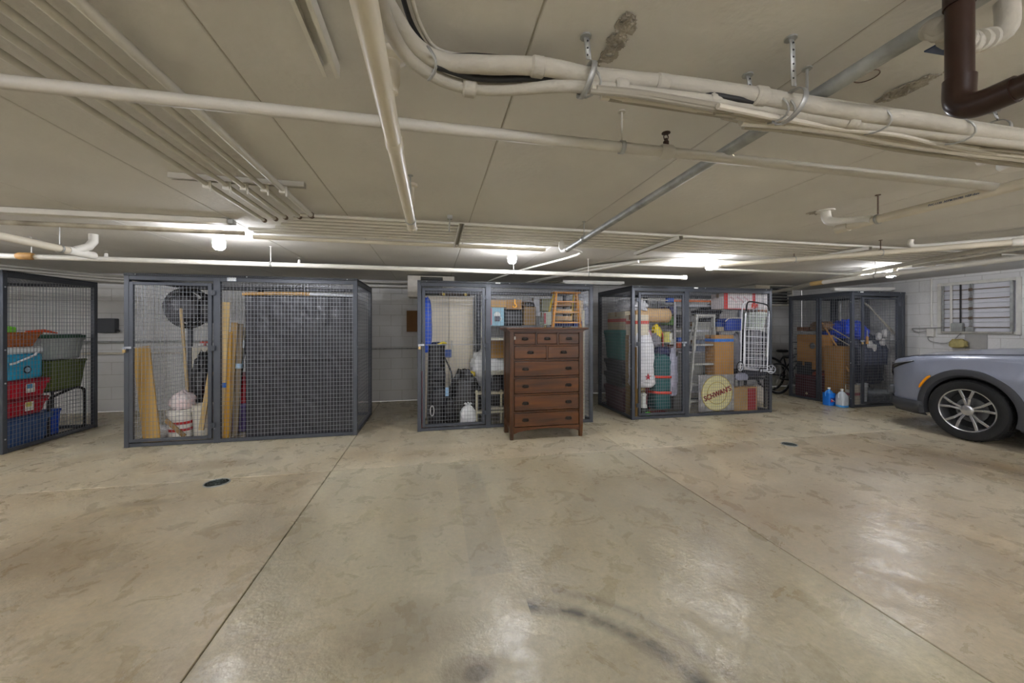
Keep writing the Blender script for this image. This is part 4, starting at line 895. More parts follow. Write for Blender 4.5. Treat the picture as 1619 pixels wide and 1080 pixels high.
# ------------------------------------------------------------------ chest of drawers
DX0, DX1, DY0, DY1 = .925, 1.89, 4.56, 4.97
t = thing('chest_of_drawers', 'tall dark wooden chest of nine drawers standing in front of the cages', 'chest of drawers', (DX0, DY0, 0))
Mw = wood('#583006', '#2c1804', 'z', .36, 12.); Mwx = wood('#66380a', '#341c05', 'x', .34, 12.); Mw2 = wood('#42260a', '#2a1604', 'x', .4)
P = .055
for x in (DX0, DX1-P):
    MB().taper(x, DY0, 0, x+P, DY0+P, .16, .008).box(x, DY0, .16, x+P, DY0+P, 1.355).build('leg', Mw, t, bevel=.004)
    MB().box(x, DY1-P, 0, x+P, DY1, 1.355).build('leg', Mw, t, bevel=.004)
for x in (DX0+.008, DX1-.026):
    MB().box(x, DY0+P, .14, x+.018, DY1-P, 1.355).build('side_panel', Mw, t)
MB().box(DX0+P, DY1-.03, .14, DX1-P, DY1-.01, 1.355).build('back_panel', Mw, t)
for x in (DX0+.002, DX1-.025): MB().prism([(DY0+P, .1), (DY0+P+.05, .135), (DY1-P-.05, .135), (DY1-P, .1), (DY1-P, .2), (DY0+P, .2)], 'x', x, x+.023).build('side_apron', Mw, t)
n = 16; poly = [(DX0+P, .075)]+[(DX0+P+(DX1-DX0-2*P)*k/n, .075+.055*math.sin(PI*k/n)**.6) for k in range(1, n)]+[(DX1-P, .075), (DX1-P, .155), (DX0+P, .155)]
MB().prism(poly, 'y', DY0+.006, DY0+.03).build('front_apron', Mwx, t)
MB().box(DX0-.055, DY0-.055, 1.38, DX1+.055, DY1+.01, 1.40).build('top', Mwx, t, bevel=.005)
cr = MB(); 
for k in range(5):
    f = k/4; e = .045*(1-math.cos(f*PI/2)); cr.box(DX0-e-.002, DY0-e-.002, 1.345+.007*k, DX1+e+.002, DY1, 1.345+.007*(k+1))
cr.build('crown_moulding', Mwx, t)
rows = [(1.19, 1.33, 3), (1.01, 1.165, 2), (.79, .975, 1), (.575, .762, 1), (.36, .55, 1), (.16, .335, 1)]
M_br = mat('#2b2622', .45, .7, .1)
ix0, ix1 = DX0+P, DX1-P
MB().box(ix0, DY0+.035, .14, ix1, DY0+.045, 1.35).build('case_front', Mw2, t)
rl = [1.335+.007, 1.1775, .9925, .776, .5625, .3475]
for z in rl: MB().box(ix0, DY0+.006, z-.008, ix1, DY0+.04, z+.008).build('rail', Mwx, t, bevel=.002)
for z0, z1, n in rows:
    w = (ix1-ix0)/n
    for k in range(n):
        a, b = ix0+w*k+(.014 if k else .006), ix0+w*(k+1)-(.014 if k < n-1 else .006)
        if k: MB().box(ix0+w*k-.012, DY0+.002, z0-.01, ix0+w*k+.012, DY0+.04, z1+.01).build('divider', Mw, t, bevel=.002)
        dr = MB().box(a, DY0+.0, z0+.004, b, DY0+.022, z1-.004).box(a+.012, DY0+.022, z0+.01, b-.012, DY1-.06, z1-.02).build('drawer', Mwx, t, bevel=.004)
        for hx_ in ([(a+b)/2] if n > 1 else [a+(b-a)*.165, b-(b-a)*.165]):
            zc = (z0+z1)/2; hp = MB()
            hp.prism([(hx_-.043, zc-.018), (hx_+.043, zc-.018), (hx_+.043, zc+.004), (hx_+.028, zc+.02), (hx_-.028, zc+.02), (hx_-.043, zc+.004)], 'y', DY0-.003, DY0)
            hp.tube([(hx_-.03, DY0-.004, zc+.004), (hx_-.03, DY0-.02, zc), (hx_-.026, DY0-.024, zc-.014), (hx_+.026, DY0-.024, zc-.014), (hx_+.03, DY0-.02, zc), (hx_+.03, DY0-.004, zc+.004)], .0045, 8)
            hp.lathe([(.006, -.001), (.005, -.01)], (hx_-.03, DY0-.002, zc+.005), 'y', 8).lathe([(.006, -.001), (.005, -.01)], (hx_+.03, DY0-.002, zc+.005), 'y', 8)
            hp.build('handle', M_br, dr)
tag(MB().box(DX0+.055, DY0-.003, 1.25, DX0+.075, DY0+.004, 1.29).build('paper_slip', mat('#b9b2a8', .6, 0, 0), bevel=.001), 'small pale paper slip at the upper left of the chest front', 'paper slip')
# ------------------------------------------------------------------ cage D contents
XD = 3.00
def dside(px0, px1, py0, py1, d=.4): return sbox(px0, px1, py0, py1, XD, d)
s1 = dside(953, 993, 612, 652, .42)
def restack(b, z0, z1, y0=5.32, y1=6.3): return (b[0], y0, z0, b[3], y1, z1)
zz = [.012, .40, .63, .86, 1.33]
tote('maroon tub at the bottom left corner of the crowded cage', (XD, 5.62, .012, XD+.45, 6.3, .40), '#4f1a24', '#5a2028', ribs=False)
tote('dark grey tub directly on the maroon tub at the cage side', (XD, 5.64, .402, XD+.42, 6.3, .63), '#3a3b3a', '#4b4c4a', ribs=False)
tote('charcoal tub under the teal tub at the cage side', (XD, 5.64, .632, XD+.42, 6.3, .86), '#2e302f', '#3c3e3d', ribs=False)
tote('tall teal tub in the side stack of the crowded cage', (XD, 5.64, .862, XD+.42, 6.3, 1.36), '#2f7a72', '#3a8a82', ribs=False)
carton('beige carton with a red band on the teal tub', (XD+.01, 5.55, 1.362, XD+.42, 6.15, 1.66), '#b7ab8c', tape='#b8321e', bandz=1.52)
carton('cream carton leaning beside the red banded one', (XD+.02, 5.30, 1.28, XD+.28, 5.53, 1.60), '#cfc6b0', tape='#c03a24', bandz=1.48)
carton('brown carton standing on end under the cream carton', (XD+.05, 5.42, .012, XD+.3, 5.6, 1.278), '#8f7848')
bag('crumpled white plastic bag on top of the red banded carton', (XD+.02, 5.4, 1.662, XD+.4, 6.0, 1.86), '#d3d3d6', 31, .4, neck=False, amp=.35, freq=3.5)
def longbag(label, x0, x1, y0, y1, z0, z1, seed, col='#dcdde0'):
    t = thing('long_white_bag', label, 'bag', ((x0+x1)/2, (y0+y1)/2, z0)); c = Vector(((x0+x1)/2, (y0+y1)/2, 0)); n = 12; pts = []; rs = []
    b = MB(); N_ = 24; vs = []; H = z1-z0
    for j in range(22):
        f = j/21; z = z0+H*f; k = (.25+.75*min(1, f/.08))*(1.0-.55*max(0, (f-.7)/.3)**1.3)
        for i in range(N_):
            a = 2*PI*i/N_; p = Vector((math.cos(a), math.sin(a), f*4)); w = 1+.16*noise.noise(p*1.8+Vector((seed, 0, 0)))+.06*noise.noise(p*5)
            vs.append((c.x+(x1-x0)/2*math.cos(a)*k*w, c.y+(y1-y0)/2*math.sin(a)*k*w, z))
    fs = [(j*N_+i, j*N_+(i+1) % N_, (j+1)*N_+(i+1) % N_, (j+1)*N_+i) for j in range(21) for i in range(N_)]+[tuple(range(N_-1, -1, -1)), tuple(21*N_+i for i in range(N_))]
    b.add(vs, fs).build('bag', mat(col, .4, 0, .08, 6., .8, bscale=14.), t); return t
longbag('long white bag hanging upright at the side of the crowded cage', XD-.0+.02, XD+.17, 5.28, 5.52, .42, 1.5, 3)
t = thing('wooden_stake', 'thin wooden stake standing at the cage side corner', 'stake', (XD+.05, 5.27, .02)); MB().box(XD+.03, 5.255, .02, XD+.055, 5.28, 1.1).build('stake', wood('#a9854c', '#866534'), t)
# front left half
longbag('long white sack with a red star behind the cage door', by(1009, 500, 5.3).x, by(1036, 500, 5.3).x, 5.26, 5.44, .48, 1.33, 9, '#e6e6ea')
bag('bulging lower end of the white star sack', fbox(1010, 1040, 590, 614, 5.27, .22), '#e9e9ec', 33, .1, 'sack_bottom', 'bag', neck=False, amp=.08)
c = by(1024, 596, 5.262); st = [(c.x+(.055 if k % 2 == 0 else .022)*math.sin(PI*k/5), c.z+(.055 if k % 2 == 0 else .022)*math.cos(PI*k/5)) for k in range(10)]
tag(MB().prism(st, 'y', 5.245, 5.252).build('star', mat('#c02434', .5, 0, 0)), 'red five pointed star on the white sack', 'star')
tote('dark green lidded maroon tub under the white star sack', (by(1006, 612, 5.3).x, 5.50, .012, by(1040, 612, 5.3).x, 6.0, .475), '#6b1c2a', '#2f5c50')
t = thing('lantern', 'white camping lantern standing inside the cage door', 'lantern', tuple(by(1017, 645, 5.36)))
c = by(1018, 655, 5.38); MB().lathe([(.06, .14), (.055, .17), (.045, .2), (.045, .33), (.055, .34), (.03, .37), (0, .375)], (c.x, 5.40, 0), n=18).build('lamp_glass', mat('#d8dcd6', .3, 0, .1), t); MB().lathe([(.065, .012), (.07, .1), (.06, .14)], (c.x, 5.40, 0), n=18).build('base', mat('#2c3630', .5, 0, .1), t)
MB().tube(arc((c.x, 5.40, .35), .05, 0, PI, 10), .004, 6).build('handle', M_dark, t)
tag(MB().blob((c.x+.03, 5.30, .05), (.09, .07, .07), 6, .2).build('green_ball', mat('#4cc02c', .5, 0, .1)), 'bright green toy ball at the foot of the lantern', 'toy')
t = thing('rolled_paper', 'thick roll of brown paper lying across the top of the cage doorway', 'paper roll', tuple(by(1009, 498, 5.5)))
a = by(1003, 498, 5.5); b = by(1058, 498, 5.5); MB().tube([(a.x, 5.55, a.z), (b.x, 5.55, a.z-.005)], .115, 24).build('roll', mat('#c4a172', .75, 0, .06, 5.), t); MB().lathe([(.116, 0), (.03, .001), (.03, -.02)], (b.x+.001, 5.55, a.z), 'x', 20).build('end', mat('#8d6d42', .8, 0, .1), t)
# teal tree bag with straps
x0, y0, z0, x1, y1, z1 = fbox(1036, 1063, 563, 650, 5.34, .3)
t = thing('tree_storage_bag', 'dark teal upright storage bag with two red straps behind the cage door', 'bag', (x0, y0, z0))
cc = ((x0+x1)/2, (y0+y1)/2, (z0+z1)/2); MB().blob(cc, (x1-x0, y1-y0, z1-z0+.03), 37, .08, .35, 32, 24, 3).build('sack', mat('#1f5a5c', .5, 0, .15, 6., .8, bscale=12.), t)
for py in (596, 621):
    z = by(1050, py, 5.34).z; hw, hd = (x1-x0)/2+.012, (y1-y0)/2+.012
    pts = [Vector((cc[0]+hw*math.copysign(abs(math.cos(a_))**.35, math.cos(a_)), cc[1]+hd*math.copysign(abs(math.sin(a_))**.35, math.sin(a_)), z+.006*math.sin(a_*2))) for a_ in [2*PI*k/32 for k in range(32)]]
    n = 32; b = MB().add([p-Vector((0,0,.02)) for p in pts]+[p+Vector((0,0,.02)) for p in pts], [(i, (i+1) % n, (i+1) % n+n, i+n) for i in range(n)]); b.build('strap', mat('#e0442e', .5, 0, 0), t, solid=.004)
# red hand truck
t = thing('hand_truck', 'red tubular hand truck behind the white star sack', 'hand truck', tuple(by(1036, 640, 5.6)))
a = by(1027, 640, 5.62); b = by(1048, 640, 5.62); zt = by(1036, 524, 5.62).z; Mr = mat('#b32a22', .4, 0, .1)
MB().tube([(a.x, 5.62, .05), (a.x, 5.62, zt-.07)]+arc(((a.x+b.x)/2, 5.62, zt-.09), (b.x-a.x)/2, PI, 0, 10)+[(b.x, 5.62, .05)], .013, 10).build('frame', Mr, t)
for z in (.3, .6, .9): MB().bar((a.x, 5.62, z), (b.x, 5.62, z), .02, .02).build('crossbar', Mr, t)
MB().box(a.x-.02, 5.45, .012, b.x+.02, 5.64, .02).build('toe_plate', Mr, t)
for x in (a.x-.03, b.x+.03): MB().lathe([(.02, -.015), (.075, -.02), (.08, 0), (.075, .02), (.02, .015)], (x, 5.70, .095), 'x', 18).build('wheel', M_dark, t)
bag('bright yellow cloth draped over the red hand truck', fbox(1034, 1048, 514, 538, 5.5, .12), '#e0c814', 41, .6, 'yellow_cloth', 'cloth', neck=False, amp=.3)
bag('grey plush heap below the yellow cloth', fbox(1026, 1046, 528, 548, 5.46, .14), '#77747c', 43, .3, 'grey_cloth', 'cloth', neck=False, amp=.35, freq=5)
bag('pinkish cloth lying over the white star sack', fbox(1014, 1032, 520, 536, 5.40, .14), '#a87784', 45, .3, 'pink_cloth', 'cloth', neck=False, amp=.35, freq=4)
t = thing('paint_can', 'yellow and white paint can on the shelf behind the cage door', 'can', tuple(by(1053, 542, 5.7))); c = by(1053, 541, 5.68)
MB().lathe([(.085, 0), (.085, .17), (.08, .175), (.0, .17)], (c.x, 5.70, c.z), n=22).build('can', mat('#d8cf6e', .4, 0, .1), t); MB().box(c.x+.02, 5.612, c.z+.03, c.x+.075, 5.62, c.z+.15).build('paper_label', mat('#e2e0d4', .5, 0, 0), t)
bag('dark blue jacket bunched above the teal bag', fbox(1040, 1066, 550, 566, 5.42, .2), '#23264e', 47, .2, 'blue_jacket', 'cloth', neck=False, amp=.3, freq=4)
bag('crumpled clear plastic sleeve hanging right of the teal bag', fbox(1060, 1073, 556, 628, 5.34, .1), '#aeaec0', 49, .3, 'plastic_sleeve', 'plastic sleeve', neck=False, amp=.35, freq=4)
bag('tall grey cloth suitcase behind the plastic sleeve', fbox(1066, 1083, 560, 650, 5.5, .25), '#5d5d58', 51, 0, 'suitcase', 'suitcase', neck=False, amp=.04, sq=.3)
# white shelving along the back
xa = by(1066, 500, 5.72).x
shelving('white garage rack with an orange top beam in the crowded cage', xa, 5.36, 5.72, 6.22, (.3, by(1080, 556, 5.72).z, by(1080, 522, 5.72).z, by(1100, 482, 5.72).z), 1.88, '#c9cad0')
zo = by(1100, 476, 5.70).z; tag(MB().box(by(1062, 476, 5.68).x, 5.68, zo-.018, by(1141, 476, 5.68).x, 5.70, zo+.018).build('orange_pole', mat('#e2701a', .45, 0, .05), bevel=.003), 'orange metal beam lying along the top of the rack', 'beam')
tag(MB().tube([by(1008, 473, 5.4), by(1056, 475, 5.45)], .009, 8).build('white_rod', M_white), 'thin white rod pointing at the orange beam', 'rod')
tag(MB().box(*fbox(1055, 1066, 471, 478, 5.6, .05)).build('blue_grip', mat('#2b5ac0', .4, 0, 0), bevel=.006), 'blue brush head at the end of the white rod', 'brush')
shel = [((1072, 1082, 534, 540), '#2a62d8', 'blue clamp box on the white rack shelf', 'blue_box'), ((1071, 1083, 541, 550), '#e0602a', 'orange tool box under the blue clamp box', 'orange_box'),
        ((1058, 1069, 536, 545), '#c9c6c0', 'small white tin near the rack upright', 'white_tin'), ((1061, 1069, 500, 514), '#5a8a3c', 'green carton next to the brown paper roll', 'green_carton'), ((1060, 1070, 484, 496), '#4a4a78', 'indigo bundle at the end of the brown paper roll', 'indigo_bundle'),
        ((1072, 1084, 498, 518), '#3a3a40', 'charcoal case on the middle rack shelf', 'charcoal_case'), ((1073, 1090, 560, 590), '#44464a', 'dark crate on the lower rack shelf', 'dark_crate')]
for bb, c, l, n in shel: carton(l, fbox(*bb, 5.74, .3), c, name=n)
# right half: aluminium step ladder
t = thing('step_ladder', 'aluminium step ladder standing behind the front mesh of the crowded cage', 'ladder', tuple(by(1110, 650, 5.4)))
Ma = mat('#c3c3bc', .35, .5, .08); tl, tr = by(1101, 499, 5.40), by(1128, 499, 5.40); bl, br = by(1093, 592, 5.385), by(1131, 592, 5.385)
BL, BR = down(tl, bl), down(tr, br)
for a_, b_ in ((tl, BL), (tr, BR)): MB().bar(a_, b_, .022, .05).build('side_rail', Ma, t, bevel=.003)
MB().box(tl.x-.02, 5.37, tl.z-.015, tr.x+.02, 5.43, tl.z+.02).build('top_bar', Ma, t, bevel=.003)
for k, f in enumerate((.30, .5, .7, .88)):
    a_, b_ = tl.lerp(BL, f), tr.lerp(BR, f); MB().box(a_.x, a_.y-.03, a_.z-.02, b_.x, a_.y+.08, a_.z+.01).build('step', Ma, t, bevel=.003)
    MB().tube([a_+Vector((.02, -.02, -.02)), a_+Vector((.01, -.02, -.1))], .006, 6).tube([b_+Vector((-.02, -.02, -.02)), b_+Vector((-.01, -.02, -.1))], .006, 6).build('brace', Ma, t)
for a_, b_ in ((tl, BL), (tr, BR)): MB().bar(a_+Vector((0, .03, 0)), b_+Vector((0, .35, 0)), .018, .025).build('rear_leg', Ma, t, bevel=.002)
carton('pale grey appliance seen through the aluminium ladder', fbox(1102, 1127, 509, 531, 5.74, .3), '#a6a7a0', name='appliance')
carton('grey steel box beneath the pale appliance', fbox(1103, 1120, 538, 556, 5.76, .3), '#8590a4', name='steel_box')
carton('low grey plastic step stool behind the ladder foot', fbox(1095, 1130, 575, 592, 5.66, .05), '#8b8c86', name='step_stool')
bag('black hats piled on top of the rack', fbox(1108, 1142, 487, 500, 5.6, .3), '#15151a', 53, .5, 'black_hat', 'hat', neck=False, amp=.3)
bag('second heap of black cloth on the rack near the banner box', fbox(1124, 1146, 480, 500, 5.75, .3), '#1a1a20', 54, .5, 'black_cloth', 'cloth', neck=False, amp=.3)
tag(MB().box(*fbox(1129, 1143, 477, 482, 5.62, .1)).build('yellow_strap', mat('#d8941a', .5, 0, .1), bevel=.01), 'yellow strap roll lying below the orange beam end', 'strap roll')
t = carton('long white carton with red bands and red print at the top right of the cage', fbox(1145, 1215, 463, 489, 5.36, .3), '#e3dcdc', name='banner_carton')
for a_, b_ in ((1145, 1151), (1190, 1194)): MB().box(*fbox(a_, b_, 463.5, 488.5, 5.357, .004)).build('red_band', mat('#d42a24', .5, 0, 0), t)
MB().box(*fbox(1146, 1190, 487.5, 489.3, 5.356, .004)).build('red_edge', mat('#c83a3c', .5, 0, 0), t)
for k in range(9):
    c = by(1156+k*3.6, 469+3*(k % 3)+2, 5.356); MB().tube(smoothline([(c.x-.02, 5.356, c.z), (c.x-.005, 5.356, c.z+.022), (c.x+.008, 5.356, c.z-.015), (c.x+.024, 5.356, c.z+.01)], 4), .0022, 5).build('red_scribble', mat('#d06a80', .5, 0, 0), t)
carton('brown carton at the right end above the hanging cart', fbox(1198, 1217, 477, 497, 5.7, .25), '#8a5a38')
tag(MB().box(*fbox(1190, 1199, 480, 487, 5.33, .03)).build('red_box', mat('#d8402c', .5, 0, 0), bevel=.008), 'small red packet behind the cart handle', 'packet')
t = thing('cooler', 'royal blue cooler with white handle on the rack of the crowded cage', 'cooler', tuple(by(1160, 523, 5.5)))
x0, y0, z0, x1, y1, z1 = fbox(1148, 1173, 504, 523, 5.55, .3); MB().box(x0, y0, z0, x1, y1, z1).build('body', mat('#2346a8', .4, 0, .05), t, bevel=.015)
MB().box(x0-.005, y0-.005, z1-.02, x1+.005, y1+.005, z1).build('lid', mat('#2d52b8', .4, 0, 0), t, bevel=.008); MB().tube([(x0-.03, y0-.012, z1-.05), (x0+.03, y0-.012, z1), (x0+.1, y0-.014, z1+.012), (x1, y0-.012, z1+.01)], .009, 8).build('handle', M_white, t)
carton('small blue box left of the royal blue cooler', fbox(1133, 1147, 509, 517, 5.66, .2), '#3c5a9c'); carton('small beige box under the small blue box', fbox(1134, 1147, 517, 524, 5.6, .2), '#b5aa94')
t = carton('tall brown carton wrapped with blue tape beside the ladder', fbox(1130, 1160, 530, 593, 5.34, .22), '#b98a4c', tape='#2d7ad8', bandz=by(1145, 538, 5.34).z, flaps=False)
carton('upright brown carton beneath the taped one, behind the round sign', fbox(1131, 1159, 594, 652, 5.42, .2), '#9a7444')
bag('grey plastic sack behind the taped carton', fbox(1158, 1175, 530, 585, 5.6, .2), '#7c7d86', 55, .3, neck=False)
t = tote('pale translucent tub behind the hanging cart', fbox(1186, 1214, 493, 521, 5.6, .3), '#c6d0c4', '#dfe6dc')
for i, (a_, b_, c_, d_, cc) in enumerate(((1176, 1216, 523, 560, '#22232c'), (1165, 1216, 561, 596, '#2a2c38'), (1118, 1145, 503, 523, '#26262c'))):
    bag(('black sports bag on the shelf behind the cart', 'navy holdall on the shelf below the black sports bag', 'dark bag between ladder and small blue box')[i], fbox(a_, b_, c_, d_, 5.76, .3), cc, 60+i, 0, 'holdall', 'bag', neck=False, amp=.12, sq=.45)
t = thing('side_table', 'black low table behind the cart wheels', 'table', tuple(by(1165, 652, 5.5))); a = by(1160, 600, 5.45); b = by(1216, 600, 5.45); zt = a.z
MB().box(a.x, 5.46, zt-.02, b.x, 5.95, zt).build('table_top', M_dark, t, bevel=.004)
for x in (a.x+.02, b.x-.05):
    for y in (5.48, 5.90): MB().box(x, y, .012, x+.03, y+.03, zt-.02).build('leg', M_dark, t)
bag('silvery plastic bag under the cart wheels', fbox(1165, 1185, 591, 602, 5.35, .1), '#9a9cae', 63, .2, 'plastic_sheet', 'plastic sheet', neck=False)
carton('tan carton with a dark red panel low behind the mesh', fbox(1160, 1197, 613, 652, 5.32, .13), '#a98a5c', panel=(.6, .95, '#8a1f26'))
bag('white pillow lying behind the red panel carton', fbox(1180, 1216, 612, 640, 5.62, .25), '#c4beb0', 65, .2, 'pillow', 'pillow', neck=False)
# round sign
t = thing('advertising_sign', 'square foil sign with a round cream emblem and red lettering', 'sign', tuple(by(1132, 655, 5.28)))
a = by(1105, 653, 5.27); b = by(1161, 592, 5.27); a.z = max(a.z, .05); W_ = b.x-a.x; H_ = b.z-a.z; cx, cz = (a.x+b.x)/2, (a.z+b.z)/2
MB().box(a.x, 5.268, a.z, b.x, 5.285, b.z).build('backing', mat('#a3a2a4', .3, .35, .3, 14., 1., bscale=18.), t, bevel=.012)
R = W_*.435
MB().lathe([(R, 0), (R, -.003), (0, -.003)], (cx, 5.267, cz), 'y', 48).build('disc', mat('#dcd6a0', .45, 0, .06), t)
for rr, cc in ((R*.985, '#b39a2c'), (R*.88, '#e5e0b4'), (R*.62, '#ab9430')): MB().tube(arc((cx, 5.2635, cz), rr, 0, 2*PI, 56)[:-1], .0045, 6, closed=True).build('ring', mat(cc, .45, 0, 0), t)
word = 'SCHWAN\u2019S'
text('SCHWAN\u2019S', H_*.2, mat('#8a1c20', .5, 0, 0), t, (cx+.005, 5.258, cz-.01), (PI/2, -.32, 0), ext=.003, sx=.88)
# ------------------------------------------------------------------ hanging shopping cart (outside the front of cage D)
t = thing('shopping_cart', 'white folding wire shopping cart hung on the outside of the crowded cage', 'cart', tuple(by(1190, 600, 5.1)))
Mc = mat('#e6e8ee', .3, 0, 0); Yc = 5.12
def c_(px, py, y=Yc): return by(px, py, y)
MB().tube(smoothline([c_(1171, 582, 5.15), c_(1173, 500, 5.15), c_(1175, 482, 5.15), c_(1181, 477, 5.13)], 4), .007, 8).build('rear_rail', Mc, t)
MB().tube(smoothline([c_(1176, 582), c_(1177, 530), c_(1179, 495)], 3), .008, 8).build('side_rail', Mc, t)
MB().tube(smoothline([c_(1213, 584), c_(1215, 530), c_(1216, 492)], 3), .008, 8).build('side_rail', Mc, t)
MB().tube(smoothline([c_(1180, 492), c_(1181, 482), c_(1185, 477), c_(1200, 479), c_(1212, 482), c_(1216, 488), c_(1216.5, 496)], 4), .011, 8).build('grip', M_dark, t)
bk = MB()
for k in range(7): bk.tube([c_(1178+k*5.8, 582, 5.14), c_(1180+k*5.6, 484, 5.14)], .0024, 5)
for k in range(9): bk.tube([c_(1177, 576-k*11, 5.14), c_(1215, 578-k*11, 5.14)], .0024, 5)
bk.build('back_basket', Mc, t)
fb = MB(); Yf = 5.07
fr = [c_(1178, 580, Yf), c_(1178, 522, Yf), c_(1180, 518, Yf), c_(1212, 519, Yf), c_(1213, 523, Yf), c_(1213, 581, Yf)]
fb.tube(smoothline(fr, 3)+[fr[0]], .004, 6)
for k in range(1, 7): fb.tube([c_(1178+k*5, 580, Yf), c_(1178.6+k*5, 519, Yf)], .0026, 5)
for k in range(6): fb.tube([c_(1178, 577-k*9, Yf), c_(1213, 578-k*9, Yf)], .0026, 5)
fb.build('front_basket', Mc, t)
MB().tube([c_(1170, 583, 5.13), c_(1222, 588, 5.10)], .006, 8).build('axle', Mc, t)
MB().tube([c_(1176, 581, 5.14), c_(1178, 582, Yf), c_(1214, 585, Yf), c_(1214, 583, 5.14)], .005, 6).build('bottom_bar', Mc, t)
def cwheel(px, py, r, y, ang):
    c = c_(px, py, y); c.y = y; ax1 = Vector((math.cos(ang), math.sin(ang), 0)); w = MB().tube(arc(c, r, 0, 2*PI, 26, ax1)[:-1], .008, 8, closed=True).build('wheel', M_dark, t)
    s = MB().tube(arc(c, r-.011, 0, 2*PI, 24, ax1)[:-1], .005, 6, closed=True)
    for k in range(6): s.tube([c, c+(ax1*math.cos(k*PI/3)+Vector((0,0,1))*math.sin(k*PI/3))*(r-.01)], .004, 5)
    s.lathe([(.012, -.012), (.012, .012)], c, 'y', 10); s.build('spokes', mat('#c9ccd4', .3, .2, 0), w)
cwheel(1170.5, 580, .078, 5.06, .25); cwheel(1219, 584, .078, 5.11, -.3); cwheel(1203, 586, .032, 5.05, .2)
# ------------------------------------------------------------------ bicycles
def bike(label, x, y, s, col, rot=0):
    t = thing('bicycle', label, 'bicycle', (x, y, 0)); r = .31*s; wb = .98*s; m = mat(col, .35, .2, .1)
    cr, cf = Vector((x, y, r+.015)), Vector((x+wb, y, r+.015))
    for c in (cr, cf):
        w = MB().tube(arc(c, r, 0, 2*PI, 32)[:-1], .024, 8, closed=True).build('wheel', M_dark, t)
        sp = MB().tube(arc(c, r-.03, 0, 2*PI, 32)[:-1], .007, 6, closed=True)
        for k in range(14): a_ = 2*PI*k/14; sp.tube([c+Vector((0, .02*(-1)**k, 0)), c+Vector((math.cos(a_), 0, math.sin(a_)))*(r-.03)], .0014, 4)
        sp.build('spokes', M_galv, w)
    bb = Vector((x+.42*s, y, .27*s)); st = Vector((x+.30*s, y, .66*s)); hd = Vector((x+.80*s, y, .72*s)); ht = Vector((x+.77*s, y, .86*s))
    f = MB()
    for a_, b_ in ((bb, st), (st, hd), (bb, hd), (cr, bb), (cr, st)): f.tube([a_, b_], .015, 8)
    f.tube([ht, hd], .018, 8).build('frame', m, t)
    MB().tube([hd, cf+Vector((-.02, 0, .2)), cf], .012, 8).build('fork', m, t)
    MB().tube([st, st+Vector((-.03, 0, .1))], .012, 8).build('seat_post', M_galv, t)
    sd = st+Vector((-.03, 0, .12)); MB().blob(sd, (.26, .15, .07), 2, .05, .7, 16, 8, 2, 0).build('saddle', mat('#141416', .5, 0, 0), t)
    MB().tube(smoothline([ht+Vector((-.05, -.28, .08)), ht+Vector((0, -.1, .06)), ht, ht+Vector((0, .1, .06)), ht+Vector((-.05, .28, .08))], 4), .011, 8).build('handlebar', M_dark, t)
    MB().lathe([(.09*s, -.004), (.09*s, .004)], bb-Vector((0, .03, 0)), 'y', 20).build('chainring', M_galv, t)
    MB().tube([bb-Vector((0, .05, 0)), bb+Vector((.1, -.06, -.13))], .008, 6).build('crank', M_galv, t)
    return t
bike('black bicycle nearest the cage, its saddle showing between two cages', 7.12, 6.62, 1.0, '#17181b')
bike('second dark bicycle behind the first, with a higher saddle', 7.3, 6.98, 1.15, '#3a3c44')
# ------------------------------------------------------------------ cage E contents (seen through its side mesh)
XE = 7.22
def eb(px0, px1, py0, py1, d, x=XE):
    b = list(sbox(px0, px1, py0, py1, x, d)); b[1] = max(b[1], 5.27); b[4] = min(b[4], 6.34); return tuple(b)
def es(px, py, x=XE): return at_x(px, py, x)
x0, y0, z0, x1, y1, z1 = eb(1257, 1308, 594, 640, .5); z0 = .012; y1 = 6.33
t = thing('trunk', 'maroon footlocker on the floor of the cage beside the jugs', 'trunk', (x0, y0, z0))
MB().box(x0, y0, z0, x1, y1, z1-.08).build('body', mat('#4a1c24', .5, 0, .15), t, bevel=.01); MB().box(x0-.004, y0-.004, z1-.075, x1, y1+.004, z1).build('lid', mat('#552029', .5, 0, .15), t, bevel=.01)
c = es(1275, 622, XE-.004); MB().lathe([(.028, 0), (.028, -.004), (.0, -.005)], (XE, c.y, c.z), 'x', 4).build('diamond_plate', mat('#d8c8a8', .4, .3, 0), t)
zt = z1
bag('tangle of orange red cord on the maroon footlocker', (XE+.03, 5.75, zt, XE+.3, 6.05, zt+.09), '#a8401f', 71, .1, 'cord_tangle', 'cord', neck=False, amp=.5, freq=6)
carton('black tool case behind the cords on the footlocker', (XE+.02, 6.02, zt+.002, XE+.35, 6.32, zt+.26), '#26282b', name='tool_case', cat='case')
# cornhole board, tilted, leaning with a round hole
a = es(1257, 530); zc = a.z
t = thing('cornhole_board', 'pale wooden game board with a round hole leaning above the footlocker', 'game board', (XE+.1, 6.0, 1.1))
bd = Vector((XE+.08, 5.78, 1.0)); 
Wd = wood('#c0904e', '#a67435', 'y')
hc = es(1285, 547, XE+.05); N_ = 32; yb0, yb1 = 5.66, 6.32; zb0, zb1 = .58, 1.26; hr = .062
ring_o = []
for k in range(N_):
    a_ = 2*PI*k/N_; dy, dz = math.cos(a_), math.sin(a_); s = 1e9
    if dy > 1e-6: s = min(s, (yb1-hc.y)/dy)
    if dy < -1e-6: s = min(s, (yb0-hc.y)/dy)
    if dz > 1e-6: s = min(s, (zb1-hc.z)/dz)
    if dz < -1e-6: s = min(s, (zb0-hc.z)/dz)
    ring_o.append((hc.y+dy*s, hc.z+dz*s))
ring_i = [(hc.y+hr*math.cos(2*PI*k/N_), hc.z+hr*math.sin(2*PI*k/N_)) for k in range(N_)]
